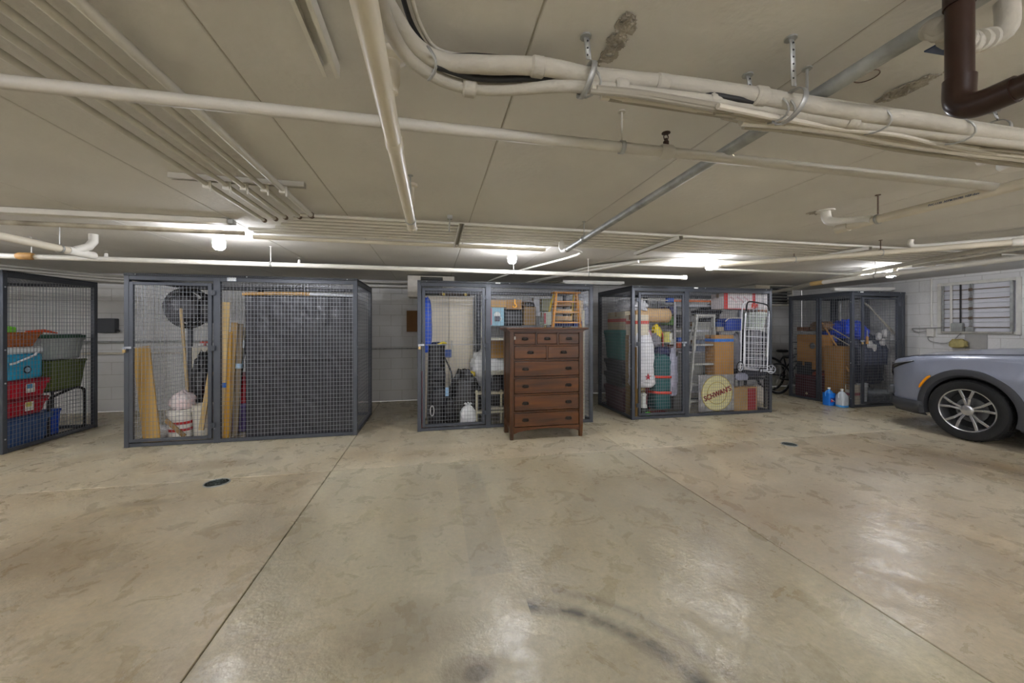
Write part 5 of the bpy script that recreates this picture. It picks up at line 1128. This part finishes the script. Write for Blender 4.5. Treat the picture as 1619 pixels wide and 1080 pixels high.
vs = [(XE+.04, *p) for p in ring_o]+[(XE+.04, *p) for p in ring_i]+[(XE+.055, *p) for p in ring_o]+[(XE+.055, *p) for p in ring_i]
fs = []
for k in range(N_):
    j = (k+1) % N_; fs += [(k, j, N_+j, N_+k), (2*N_+k, 3*N_+k, 3*N_+j, 2*N_+j), (k, 2*N_+k, 2*N_+j, j), (N_+k, N_+j, 3*N_+j, 3*N_+k)]
MB().add(vs, fs).build('board', Wd, t, smooth=False); MB().box(XE+.055, yb0, zb0, XE+.10, yb0+.03, zb1).box(XE+.055, yb1-.03, zb0, XE+.10, yb1, zb1).box(XE+.055, yb0+.03, zb1-.03, XE+.10, yb1-.03, zb1).build('frame', Wd, t)
x0, y0, z0, x1, y1, z1 = eb(1302, 1334, 547, 640, .25, XE-.01)
carton('tall narrow brown carton standing behind the two jugs', (XE-.01, y0, .012, XE+.24, y1-.02, z1), '#96703a')
carton('white printed carton low in the corner behind the white jug', (XE-.01, 5.28, .012, XE+.2, y0-.02, .38), '#cfc6b4', panel=None, tape='#a8545c', bandz=.22)
t = thing('wooden_shovel', 'wooden shovel handle slanting over the tall brown carton', 'shovel', tuple(es(1300, 512, XE+.1)))
MB().tube([es(1300, 511, XE+.06), es(1322, 546, XE+.06), es(1342, 588, XE+.06)], .016, 10).build('handle', wood('#b98a48', '#94682c'), t)
bag('brown felt hat on the game board', (XE+.02, 5.72, 1.33, XE+.35, 6.12, 1.52), '#7a5f42', 73, .3, 'felt_hat', 'hat', neck=False, amp=.18)
bag('white shoe lying behind the brown hat', (XE+.02, 5.95, 1.265, XE+.2, 6.28, 1.33), '#b9b9ba', 75, .3, 'shoe', 'shoe', neck=False, amp=.3)
tag(MB().box(XE+.04, 6.10, 1.335, XE+.2, 6.33, 1.41).build('wood_block', wood('#8a5a30', '#6a4020', 'y'), bevel=.006), 'reddish brown wood block behind the hat', 'wood block')
bag('crumpled bright blue tarp heaped high in the cage near the car', (7.40, 5.40, 1.17, 7.85, 5.9, 1.52), '#1c46c8', 77, .3, 'blue_tarp', 'tarp', neck=False, amp=.4, freq=4)
tag(MB().blob((7.50, 5.85, 1.2), (.3, .35, .3), 78, .3, .7, 20, 12, 4).build('blue_tarp', mat('#1a3a9c', .4, 0, .2, 8., .8)), 'darker fold of blue tarp hanging under the bright one', 'tarp')
t = thing('clothes_rack', 'metal frame with slanting beige rods above the dark jackets', 'rack', (7.6, 5.6, 0))
for a_, b_ in (((1345, 536), (1290, 505)), ((1350, 550), (1315, 530))): MB().tube([es(a_[0], a_[1], XE+.12), es(b_[0], b_[1], XE+.12)], .011, 8).build('rod', mat('#b5ac98', .4, .3, 0), t)
for dz in (0, .0): pass
MB().tube([by(1366, 478, 5.5), by(1400, 512, 5.4), by(1416, 528, 5.3)], .014, 8).build('rod', mat('#b5ac98', .4, .3, 0), t); MB().tube([by(1372, 482, 5.45), by(1412, 528, 5.3)], .011, 8).build('rod', mat('#c5bca8', .4, .3, 0), t)
MB().tube([(7.6, 5.75, .02), (7.6, 5.75, 1.9)], .012, 8).tube([(8.15, 5.75, .02), (8.15, 5.75, 1.9)], .012, 8).tube([(7.6, 5.75, 1.25), (8.15, 5.75, 1.25)], .012, 8).build('upright', M_galv, t)
for i in range(6):
    x = 7.52+.115*i
    t = thing('jacket', ('%s of six dark quilted jackets in the car side cage' % ('first from the blue tarp', 'second from the blue tarp', 'third from the blue tarp', 'fourth from the blue tarp', 'fifth from the blue tarp', 'last, by the cage post,')[i]), 'jacket', (x, 5.5, .35), 'dark jackets beside the car')
    MB().blob((x, 5.62, .78), (.20, .44, .95), 80+i, .14, .55, 20, 24, 4, .35).build('coat_body', mat('#262c40', .5, 0, .2, 6., .9, bscale=10.), t)
    MB().tube([(x-.02, 5.42, 1.15), (x, 5.36, 1.0), (x+.01, 5.36, .72)], [.05, .055, .04], 10).build('sleeve', mat('#2b3249', .5, 0, .2, 6., .8), t)
for i, (px, py) in enumerate(((1375, 545), (1381, 550), (1395, 541), (1389, 532), (1399, 527), (1412, 534))):
    c = by(px, py, 5.33); tag(MB().blob(c, (.09, .07, .14), 90+i, .3, .7, 14, 10, 3).build('glove', mat('#d5d2cf', .6, 0, .1)), ('white glove hanging %s' % ('nearest the orange handle', 'just below the first glove', 'at the middle of the jackets', 'above the middle gloves', 'under the slanting rods', 'by the right post of the cage')[i]), 'glove', 'white gloves over the jackets')
c = by(1371, 538, 5.34); t = thing('hammer', 'tool with orange wooden handle hanging beside the jackets', 'tool', tuple(c)); MB().tube([(c.x, 5.34, c.z-.07), (c.x, 5.34, c.z+.07)], .02, 10).build('handle', mat('#cf9440', .5, 0, .1), t); MB().tube([(c.x, 5.34, c.z+.07), (c.x, 5.34, c.z+.18)], .01, 8).build('shaft', M_steel, t)
c = by(1369, 640, 5.33); bucket('tall white bin inside the cage door by the car', (c.x, 5.40, .012), .085, .38, '#d7dde0')
tote('flat grey bin on the floor below the jackets', (7.72, 5.28, .012, 8.28, 5.85, .24), '#6a7078', '#9aa0a6')
# ------------------------------------------------------------------ jugs on the floor
def jug(label, px, py, liq, body, lab=None):
    c = at_z(px, py, 0); x, y = c.x, c.y+.07; t = thing('jug', label, 'jug', (x, y, 0)); s = 1.12
    def sec(z, w, d, n=20, q=.5): return [Vector((x+w/2*math.copysign(abs(math.cos(2*PI*k/n))**q, math.cos(2*PI*k/n)), y+d/2*math.copysign(abs(math.sin(2*PI*k/n))**q, math.sin(2*PI*k/n)), z*s)) for k in range(n)]
    L_ = [(0.003, .13, .13, .5), (.01, .15, .15, .5), (.15, .152, .15, .5), (.19, .14, .13, .6), (.225, .09, .08, .8), (.245, .045, .045, 1), (.262, .042, .042, 1)]
    vs = [p for z, w, d, q in L_ for p in sec(z, w, d, 20, q)]; n = 20
    fs = [(j*n+i, j*n+(i+1) % n, (j+1)*n+(i+1) % n, (j+1)*n+i) for j in range(len(L_)-1) for i in range(n)]+[tuple(range(n-1, -1, -1)), tuple((len(L_)-1)*n+i for i in range(n))]
    MB().add(vs, fs).build('bottle', mat(body, .2, 0, .03, trans=.25), t)
    if liq:
        L2 = [(.006, .152, .152, .5), (liq[1], .1535, .1525, .5)]; vs = [p for z, w, d, q in L2 for p in sec(z, w, d, 20, q)]
        MB().add(vs, [(i, (i+1) % n, n+(i+1) % n, n+i) for i in range(n)]).build('liquid', mat(liq[0], .2, 0, .03), t)
    MB().tube(smoothline([(x-.03, y, .235*s), (x-.065, y, .225*s), (x-.08, y, .19*s), (x-.075, y, .15*s)], 4), .011, 8).build('handle', mat(body, .25, 0, .03), t)
    MB().lathe([(.024, .262*s), (.024, .285*s), (0, .287*s)], (x, y, 0), n=16).build('cap', M_white, t)
    if lab:
        MB().box(x-.06, y-.0785, .06*s, x+.03, y-.076, .13*s).build('paper_label', mat(lab, .4, 0, 0), t); MB().box(x-.055, y-.08, .07*s, x-.01, y-.0785, .1*s).build('label_patch', mat('#c82c2c', .4, 0, 0), t); MB().bar((x-.05, y-.08, .11*s), (x+.025, y-.08, .07*s), .002, .012).build('label_stripe', M_white, t)
jug('jug of blue washer fluid on the floor against the cage', 1317, 642, ('#1f7be0', .2), '#4a9cf0', '#1c3a8c')
jug('nearly empty white jug with a little blue fluid beside the blue jug', 1338, 645, ('#4a9ce0', .035), '#d5dde4', None)
# ------------------------------------------------------------------ right wall window, wiring
def wx(px, py): return at_x(px, py, XW)
ya, yb_ = wx(1605, 440).y, wx(1492, 450).y; zt_, zb_ = 2.125, 1.335
wn = struct(MB().box(XW-.03, ya-.02, zb_-.05, XW+.01, yb_+.02, zb_).box(XW-.03, ya-.02, zt_, XW+.01, yb_+.02, zt_+.05).box(XW-.03, ya-.07, zb_-.05, XW+.01, ya-.02, zt_+.05).box(XW-.03, yb_+.02, zb_-.05, XW+.01, yb_+.07, zt_+.05).build('window_1', mat('#cfcdc3', .6, 0, .1, 8.), bevel=.004))
MB().box(XW-.006, ya-.02, zb_, XW+.002, yb_+.02, zt_).build('pane', mat('#d2d2d6', .35, 0, .03), wn)
for k in range(5):
    z = zb_+.07+(zt_-zb_-.1)*k/4.4
    MB().bar((XW-.035, ya, z), (XW-.035, yb_, z), .02, .012).build('louvre_bar', mat('#7d6d58', .5, .2, .2), wn)
    MB().bar((XW-.015, ya, z+.085), (XW-.015, yb_, z+.085), .006, .006).build('glass_edge', M_galv, wn)
def vbar(f, w, m, n): y = yb_+(ya-yb_)*f; return MB().box(XW-.06, y-w/2, zb_-.0, XW-.035, y+w/2, zt_).build(n, m, wn, bevel=.002)
vbar(0.02, .02, M_galv, 'frame_stile'); vbar(.985, .03, M_steel, 'frame_stile'); vbar(.29, .012, M_dark, 'control_rod'); vbar(.43, .018, M_galv, 'operator_rail'); vbar(.46, .006, M_steel, 'operator_rail')
vbar(.15, .025, M_white, 'white_post')
MB().box(XW-.07, ya, zb_-.03, XW-.0, yb_, zb_).build('sill', mat('#a9a59a', .6, 0, .2, 10.), wn, bevel=.003)
MB().box(XW-.09, yb_-.28, zb_, XW-.03, yb_-.14, zb_+.14).box(XW-.08, yb_-.4, zb_, XW-.03, yb_-.32, zb_+.08).build('operator_box', M_steel, wn, bevel=.006)
for k in range(5): z = zb_+.07+(zt_-zb_-.1)*k/4.4; MB().box(XW-.065, yb_+(ya-yb_)*.44-.02, z-.03, XW-.04, yb_+(ya-yb_)*.44+.02, z+.02).build('pivot_clip', M_rod, wn, bevel=.003)
a = wx(1474, 440); b = wx(1474, 530)
t = thing('outlet_box', 'surface outlet box with conduit and loose grey cable left of the louvred window', 'electrical box', (XW-.03, a.y, 1.3))
MB().tube([(XW-.02, a.y, CEIL-.03), (XW-.02, a.y, 1.40)], .012, 8).build('conduit', M_white, t); MB().box(XW-.06, a.y-.05, 1.24, XW, a.y+.05, 1.38).build('box_body', M_white, t, bevel=.006)
MB().tube(smoothline([(XW-.05, a.y+.03, 1.34), (XW-.06, a.y+.18, 1.32), (XW-.06, a.y+.25, 1.38), (XW-.05, a.y+.1, 1.39), (XW-.05, a.y-.2, 1.40)], 6), .007, 6).tube(smoothline([(XW-.05, a.y+.04, 1.28), (XW-.05, a.y+.0, 1.16), (XW-.05, a.y-.25, 1.14), (XW-.05, a.y-.42, 1.33)], 6), .006, 6).build('cable', mat('#8b8a86', .5, 0, 0), t)
c = wx(1523, 543); tag(MB().blob((8.64, c.y, 1.13), (.14, .2, .16), 99, .25, .7, 18, 10, 4).build('cloth_heap', mat('#b0a26a', .8, 0, .2, 20., .6)), 'small mossy yellow bundle behind the car hood', 'bundle')
tag(MB().box(XW-.02, wx(1545, 545).y-.12, 1.05, XW, wx(1540, 545).y+.1, 1.3).build('wall_plate', mat('#a4a29d', .6, 0, .1), bevel=.003), 'grey plate on the wall under the louvred window', 'wall plate')
# back wall fittings
c = at_y(174, 515, YW); t = thing('wall_box', 'dark grey electrical box on the back wall left of the planks cage', 'electrical box', (c.x, YW, c.z))
MB().box(c.x-.13, YW-.09, c.z-.12, c.x+.13, YW, c.z+.12).build('box_body', mat('#4a4c50', .5, .1, .05), t, bevel=.012); MB().lathe([(.03, -.02), (.03, 0)], (c.x+.14, YW-.05, c.z-.09), 'y', 12).build('knockout', M_dark, t)
t = pipe('wall_rail', 'thin grey pipe along the back wall in the gap beside the black sheet cage', 'pipe', [(-3.0, 7.44, 1.0), (1.9, 7.44, 1.0)], .012, M_steel)
t = pipe('wall_rail', 'upper grey rail on the back wall left of the planks cage', 'pipe', [(-6.4, 7.44, 1.16), (-3.1, 7.44, 1.16)], .02, M_steel)
t = pipe('wall_rail', 'lower cream pipe on the back wall left of the planks cage', 'pipe', [(-6.4, 7.44, .975), (-3.1, 7.44, .975)], .018, M_pvc)
c = at_y(652, 508, YW); carton('brown cardboard box fixed on the back wall beside the cabinet cage', (c.x-.10, YW-.12, c.z-.2, c.x+.12, YW-.002, c.z+.2), '#7a5630', name='wall_carton')
# floor drains
def drain(px, py, r, label):
    c = at_z(px, py, 0); t = thing('floor_drain', label, 'drain', (c.x, c.y, 0)); b = MB()
    MB().tube(arc((c.x, c.y, .003), r, 0, 2*PI, 30, (1,0,0), (0,1,0))[:-1], .006, 6, closed=True).build('rim', M_steel, t)
    MB().lathe([(r, .0015), (0, .0015)], (c.x, c.y, 0), n=30).build('pit', mat('#0c0d0c', .8, 0, 0), t)
    for rr in (.2, .45, .7): b.tube(arc((c.x, c.y, .004), r*rr, 0, 2*PI, 24, (1,0,0), (0,1,0))[:-1], .004, 5, closed=True)
    for k in range(12): a_ = PI*k/6; b.bar((c.x, c.y, .004), (c.x+r*math.cos(a_), c.y+r*math.sin(a_), .004), .007, .005)
    b.build('grate', mat('#3f4743', .5, .5, .2, 20.), t)
drain(343, 764, .095, 'round cast iron floor drain in front of the planks cage'); drain(1248, 703, .08, 'round floor drain in front of the hanging cart')
# ------------------------------------------------------------------ car
CX, YN = 7.38, 4.35; HWD = .93; WY, WR = YN-.94, .375; WX = CX-HWD+.02
t = thing('car', 'grey crossover car entering at the right with a silver ten spoke wheel', 'car', (CX, 2.2, 0))
Mp = mat('#8f95a6', .3, .1, .0, coat=.7); Mcl = mat('#3b3d42', .55, 0, .06, 10.); Mblk = mat('#17181b', .45, 0, 0); Mgl = mat('#12161a', .08, 0, 0, coat=1.)
LEN = 4.65; AR = .435
def lerp(tab, d):
    for (a, va), (b, vb) in zip(tab, tab[1:]):
        if d <= b: f = (d-a)/(b-a); f = max(0, f); return va+(vb-va)*f
    return tab[-1][1]
hw = [(0, .62), (.04, .70), (.1, .76), (.2, .82), (.35, .87), (.6, .915), (.9, .93), (3.6, .93), (4.2, .90), (4.5, .84), (4.6, .74), (4.65, .68)]
hood = [(0, .93), (.05, .97), (.12, 1.0), (.35, 1.065), (.8, 1.125), (1.3, 1.165), (1.5, 1.17), (4.3, 1.13), (4.55, 1.05), (4.65, .9)]
sh = [(0, .90), (.05, .925), (.12, .945), (.35, .995), (.8, 1.04), (1.3, 1.07), (1.6, 1.08), (4.3, 1.06), (4.55, .98), (4.65, .85)]
bot = [(0, .42), (.06, .36), (.25, .30), (.45, .27), (4.2, .27), (4.5, .36), (4.65, .45)]
ds = sorted(set([0, .02, .05, .09, .14, .2, .27, .35, .43, .5]+[.94+AR*math.cos(PI*k/20) for k in range(21)]+[1.45+.12*k for k in range(15)]+[3.63+AR*math.cos(PI*k/20) for k in range(21)]+[4.15, 4.25, 4.35, 4.45, 4.52, 4.58, 4.62, 4.65]))
def zbot(d):
    z = lerp(bot, d)
    for c in (.94, 3.63):
        if abs(d-c) < AR: z = max(z, WR+math.sqrt(max(0, AR*AR-(d-c)**2)))
    return z
def section(d):
    w, zs_, zh, zb = lerp(hw, d), lerp(sh, d), lerp(hood, d), zbot(d)
    out = []
    for f in (0, .12, .25, .38, .5, .62, .74, .85, .93, 1.0):
        z = zb+(zs_-.05-zb)*f; fz = max(0, min(1, (z-.27)/(zs_-.27)))
        x = w*(1-.045*abs(fz-.52)**1.6*2) + .012*math.exp(-((z-.80)/.05)**2)
        if fz < .2: x -= .02*(1-fz/.2)
        out.append((x, z))
    out.append((w*.955, zs_-.015)); out.append((w*.90, zs_+.012)); 
    for f in (.78, .6, .4, .2, 0): out.append((w*f, zs_+(zh-zs_)*(1-(f/.9)**2)))
    return out
S_ = [section(d) for d in ds]; n = len(S_[0])
b = MB()
for s in (-1, 1):
    vs = [(CX+s*x, YN-d, z) for d, sec in zip(ds, S_) for x, z in sec]
    fs = [(i*n+j, i*n+j+1, (i+1)*n+j+1, (i+1)*n+j) for i in range(len(ds)-1) for j in range(n-1)]
    if s > 0: fs = [tuple(reversed(f)) for f in fs]
    b.add(vs, fs)
    for i, dd in ((0, 0), (len(ds)-1, 1)):
        o = len(b.v); sec = S_[i]; vs = [(CX+s*x, YN-ds[i], z) for x, z in sec]+[(CX, YN-ds[i], z) for x, z in sec]
        b.add(vs, [(j, j+1, n+j+1, n+j) for j in range(n-1)])
b.build('body', Mp, t)
# greenhouse
def gh(d0, d1, z0, z1, w0, w1): pass
prof = [(1.60, 1.14), (2.2, 1.60), (2.5, 1.66), (3.4, 1.64), (4.1, 1.52), (4.5, 1.10)]
g = MB(); vs = []
for d, z in prof:
    hw0 = .86; hwt = .86-.22*max(0, (z-1.12)/.55)
    vs += [(CX-hw0 if z < 1.15 else CX-hwt, YN-d, z), (CX+(hw0 if z < 1.15 else hwt), YN-d, z)]
k = len(prof); fs = [(2*i, 2*i+1, 2*i+3, 2*i+2) for i in range(k-1)]
side = [(CX-.87, YN-d, 1.08) for d in (1.60, 2.2, 2.5, 3.4, 4.1, 4.5)]+[(CX+.87, YN-d, 1.08) for d in (1.60, 2.2, 2.5, 3.4, 4.1, 4.5)]
vs += side
for i in range(k-1): fs += [(2*i, 2*i+2, 2*k+i+1, 2*k+i), (2*i+1, 3*k+i, 3*k+i+1, 2*i+3)]
g.add(vs, fs).build('cabin_glass', Mgl, t, smooth=False)
r = MB(); vs = []; rp = [(2.2, 1.60), (2.5, 1.675), (3.4, 1.655), (4.15, 1.52)]
for d, z in rp: vs += [(CX-.66, YN-d, z+.004), (CX, YN-d, z+.03), (CX+.66, YN-d, z+.004)]
r.add(vs, [f for i in range(3) for f in ((3*i, 3*i+1, 3*i+4, 3*i+3), (3*i+1, 3*i+2, 3*i+5, 3*i+4))]).build('roof', Mp, t, solid=.03)
for s in (-1, 1):
    pl = MB()
    for d, z in ((1.27, 1.13),): pl.bar((CX+s*.85, YN-1.62, 1.13), (CX+s*.66, YN-2.2, 1.60), .05, .03)
    pl.bar((CX+s*.87, YN-2.75, 1.08), (CX+s*.66, YN-2.75, 1.66), .07, .03); pl.bar((CX+s*.86, YN-4.35, 1.1), (CX+s*.66, YN-3.9, 1.58), .16, .04); pl.build('pillar', Mp, t, bevel=.008)
    mr = MB().blob((CX+s*1.0, YN-1.85, 1.19), (.22, .13, .16), 2, .03, .6, 18, 10).tube([(CX+s*.88, YN-1.85, 1.12), (CX+s*.96, YN-1.85, 1.17)], .025, 8); mr.build('wing_mirror', Mp, t)
# arch cladding, sills
def arch(c, s, a0=-.28, a1=PI+.28):
    b = MB(); n_ = 36; vs = []
    for k in range(n_+1):
        a = a0+(a1-a0)*k/n_; w0 = lerp(hw, c-AR*math.cos(a)) if False else None
        for rr, ex in ((AR-.03, -.03), (AR-.005, .016), (AR+.03, .022), (AR+.066, .014), (AR+.075, -.012)):
            d = c-rr*math.cos(a); z = WR+rr*math.sin(a); vs.append((CX+s*(lerp(hw, max(0, d))+ex-.006), YN-d, max(z, .24)))
    m_ = 5; fs = [(k*m_+j, k*m_+j+1, (k+1)*m_+j+1, (k+1)*m_+j) for k in range(n_) for j in range(m_-1)]
    if s > 0: fs = [tuple(reversed(f)) for f in fs]
    b.add(vs, fs).build('arch_cladding', Mcl, t)
for s in (-1, 1):
    for c in (.94, 3.63): arch(c, s)
    MB().box(CX+s*.90-.035, YN-3.2, .22, CX+s*.90+.035, YN-1.38, .40).build('sill_cladding', Mcl, t, bevel=.015)
    for c in (.94, 3.63): # wheel well lining
        pts = [(YN-c+(AR+.01)*math.cos(a), WR+(AR+.01)*math.sin(a)) for a in [PI*k/14 for k in range(15)]]
        v = [(CX+s*.90, y, z) for y, z in pts]+[(CX+s*.45, y, z) for y, z in pts]; q = len(pts)
        b = MB().add(v, [(i, i+1, q+i+1, q+i) for i in range(q-1)]+[tuple(range(q, 2*q))]); b.build('wheel_well', mat('#0b0b0c', .9, 0, 0), t)
MB().box(CX-.8, YN-4.3, .25, CX+.8, YN-.45, .40).build('underbody', mat('#0b0b0c', .9, 0, 0), t)
# front lower bumper trim follows the nose
def nose_strip(z0, z1, dmax, off, name, m, inner=.0, bot_in=.05):
    b = MB(); vs = []; dd = [0]+[x for x in (.02, .05, .09, .14, .2, .27, .35, .43, .5) if x <= dmax]
    pts = [(-lerp(hw, d)-off, d) for d in reversed(dd)]+[(0, -.02)]+[(lerp(hw, d)+off, d) for d in dd]
    for x, d in pts:
        y = YN-d+off*(1 if d < .1 else .3); zz = z0+ (0 if d < .3 else -.0)
        vs += [(CX+x, y, z1), (CX+x*(1-.01), y+.008, (z0+z1)/2), (CX+x*(1-bot_in), y-.03, zz)]
    fs = [f for i in range(len(pts)-1) for f in ((3*i, 3*i+3, 3*i+4, 3*i+1), (3*i+1, 3*i+4, 3*i+5, 3*i+2))]
    b.add(vs, fs).build(name, m, t, solid=.012)
nose_strip(.22, .40, .5, .012, 'bumper_trim', Mcl)
nose_strip(.42, .56, .02, .006, 'lower_grille', Mblk); nose_strip(.60, .88, .02, .008, 'grille', Mblk)
for s in (-1, 1):
    vs = []; dd = [.0, .03, .07, .12, .2, .3, .40]
    for k, d in enumerate(dd):
        x = lerp(hw, d)-.005; f = k/(len(dd)-1); zt = lerp(sh, d)-.055-.0*f; zb2 = zt-.10*(1-f)**.8-.012
        vs += [(CX+s*(x+.012), YN-d+.006, zb2), (CX+s*(x+.008), YN-d+.004, zt)]
    b = MB().add(vs, [(2*i, 2*i+2, 2*i+3, 2*i+1) if s < 0 else (2*i+1, 2*i+3, 2*i+2, 2*i) for i in range(len(dd)-1)]).build('headlight', Mgl, t, solid=.01)
    MB().tube([(CX+s*(lerp(hw, d)+.018), YN-d+.008, lerp(sh, d)-.062) for d in (.02, .08, .16, .26, .36)], .004, 6).build('light_strip', mat('#c9ced6', .2, .3, 0), b)
    pts = [(CX+s*(lerp(hw, c_d)+.017), YN-c_d, WR+(AR+.095)*math.sin(a)) for a in [2.72-.07*k for k in range(8)] for c_d in [.94+(AR+.095)*math.cos(a)] if True]
    pts = [(CX+s*(lerp(hw, .94-(AR+.085)*math.cos(a))+.012), YN-(.94-(AR+.085)*math.cos(a)), WR+(AR+.085)*math.sin(a)) for a in [.42+.07*k for k in range(7)]]
    MB().tube(pts, [.008]+[.015]*5+[.008], 8).build('side_marker', mat('#f09c14', .25, 0, 0), t)
    MB().blob((CX+s*.70, YN-.055, .50), (.14, .07, .14), 4, .05, .6, 14, 10).build('fog_lamp', mat('#70747a', .2, .5, .1), t)
    for d in (1.44, 2.62, 3.22):
        MB().tube([(CX+s*.935, YN-d-.0, z) for z in (.42, .6, .8, 1.02)], .0045, 6).build('door_seam', Mblk, t)
    MB().tube([(CX+s*.955, YN-2.25, .86), (CX+s*.965, YN-2.40, .87)], .014, 8).build('door_handle', Mp, t)
    MB().tube([(CX+s*(lerp(hw, d)*.90), YN-d, lerp(sh, d)+.016) for d in (.1, .2, .35, .6, .9, 1.2, 1.4)], .004, 6).build('hood_seam', Mblk, t)
# wheels
Mal = mat('#c2c3c6', .25, .85, 0); Mty = mat('#18191b', .75, 0, .1, 20.)
def car_wheel(x, y, s):
    R = WR; w = .235
    ty = MB().lathe([(.262, 0), (.275, -.012), (.33, -.018), (R-.02, -.012), (R-.004, .01), (R, .035), (R, w-.035), (R-.004, w-.01), (R-.02, w), (.27, w)], (0, 0, 0), 'x', 56, False)
    ty.v = [Vector((x+s*(-p.x)*-1 if False else x-s*p.x*1.0, y+p.y, WR+p.z)) for p in ty.v]
    wt = ty.build('wheel', Mty, t)
    tr = MB()
    for k in range(40):
        a = 2*PI*k/40; ya_, za_ = math.cos(a), math.sin(a)
        tr.bar((x-s*.03, y+ya_*(R+.001), WR+za_*(R+.001)), (x-s*(w-.03), y+ya_*(R+.001), WR+za_*(R+.001)), .012, .005, (0, ya_, za_))
    for f in (.3, .5, .7): tr.tube([(x-s*w*f, y+(R+.0005)*math.cos(a), WR+(R+.0005)*math.sin(a)) for a in [2*PI*k/40 for k in range(40)]], .003, 4, closed=True)
    tr.build('tread_groove', Mblk, wt, kind='stuff')
    rm = MB().lathe([(.268, .0), (.262, -.006), (.25, .0), (.245, .03), (.235, .12), (.235, .16)], (0, 0, 0), 'x', 56, False); rm.v = [Vector((x-s*p.x, y+p.y, WR+p.z)) for p in rm.v]; rm.build('rim', Mal, wt)
    sp = MB()
    for k in range(5):
        a = PI/2+2*PI*k/5
        for da in (-.25, .25):
            for o_, i_ in ((.25, .06),):
                A = a+da; po = Vector((x-s*.008, y+math.cos(A)*.25, WR+math.sin(A)*.25)); pm = Vector((x-s*.014, y+math.cos(A-da*.3)*.15, WR+math.sin(A-da*.3)*.15)); pi = Vector((x-s*.03, y+math.cos(A-da*.1)*.045, WR+math.sin(A-da*.1)*.045))
                n1 = Vector((1,0,0)); sp.bar(po, pm, .03, .022, (1,0,0)); sp.bar(pm, pi, .026, .024, (1,0,0))
    sp.lathe([(.06, 0), (.055, .0)], (x-s*.03, y, WR), 'x', 20); sp.build('spoke', Mal, wt, bevel=.004)
    hb = MB().lathe([(.062, 0), (.062, .02), (.05, .026), (.035, .028), (0, .03)], (0, 0, 0), 'x', 24); hb.v = [Vector((x-s*(.035-p.x)*1.0, y+p.y, WR+p.z)) for p in hb.v]; hb.build('hub_cap', Mal, wt)
    lg = MB()
    for k in range(5): a = PI/2+PI/5+2*PI*k/5; lg.lathe([(.011, -.008), (.011, .008)], (x-s*.022, y+.075*math.cos(a), WR+.075*math.sin(a)), 'x', 8)
    lg.build('lug_nut', mat('#3c3d40', .4, .6, 0), wt)
    dk = MB().lathe([(.23, 0), (.17, .002), (0, .002)], (0, 0, 0), 'x', 40); dk.v = [Vector((x-s*(.13-p.x), y+p.y, WR+p.z)) for p in dk.v]; dk.build('backing', mat('#1c1d1f', .6, .3, 0), wt)
    bd_ = MB().lathe([(.15, 0), (.15, .012), (.06, .012)], (0, 0, 0), 'x', 36); bd_.v = [Vector((x-s*(.11-p.x), y+p.y, WR+p.z)) for p in bd_.v]; bd_.build('brake_disc', mat('#77787a', .35, .8, 0), wt)
for s in (-1, 1):
    for d in (.94, 3.63): car_wheel(CX+s*(HWD-.005), YN-d, s)
# fix helper properties so only real ones stay
for o in bpy.data.objects:
    if '_o' in o: del o['_o']
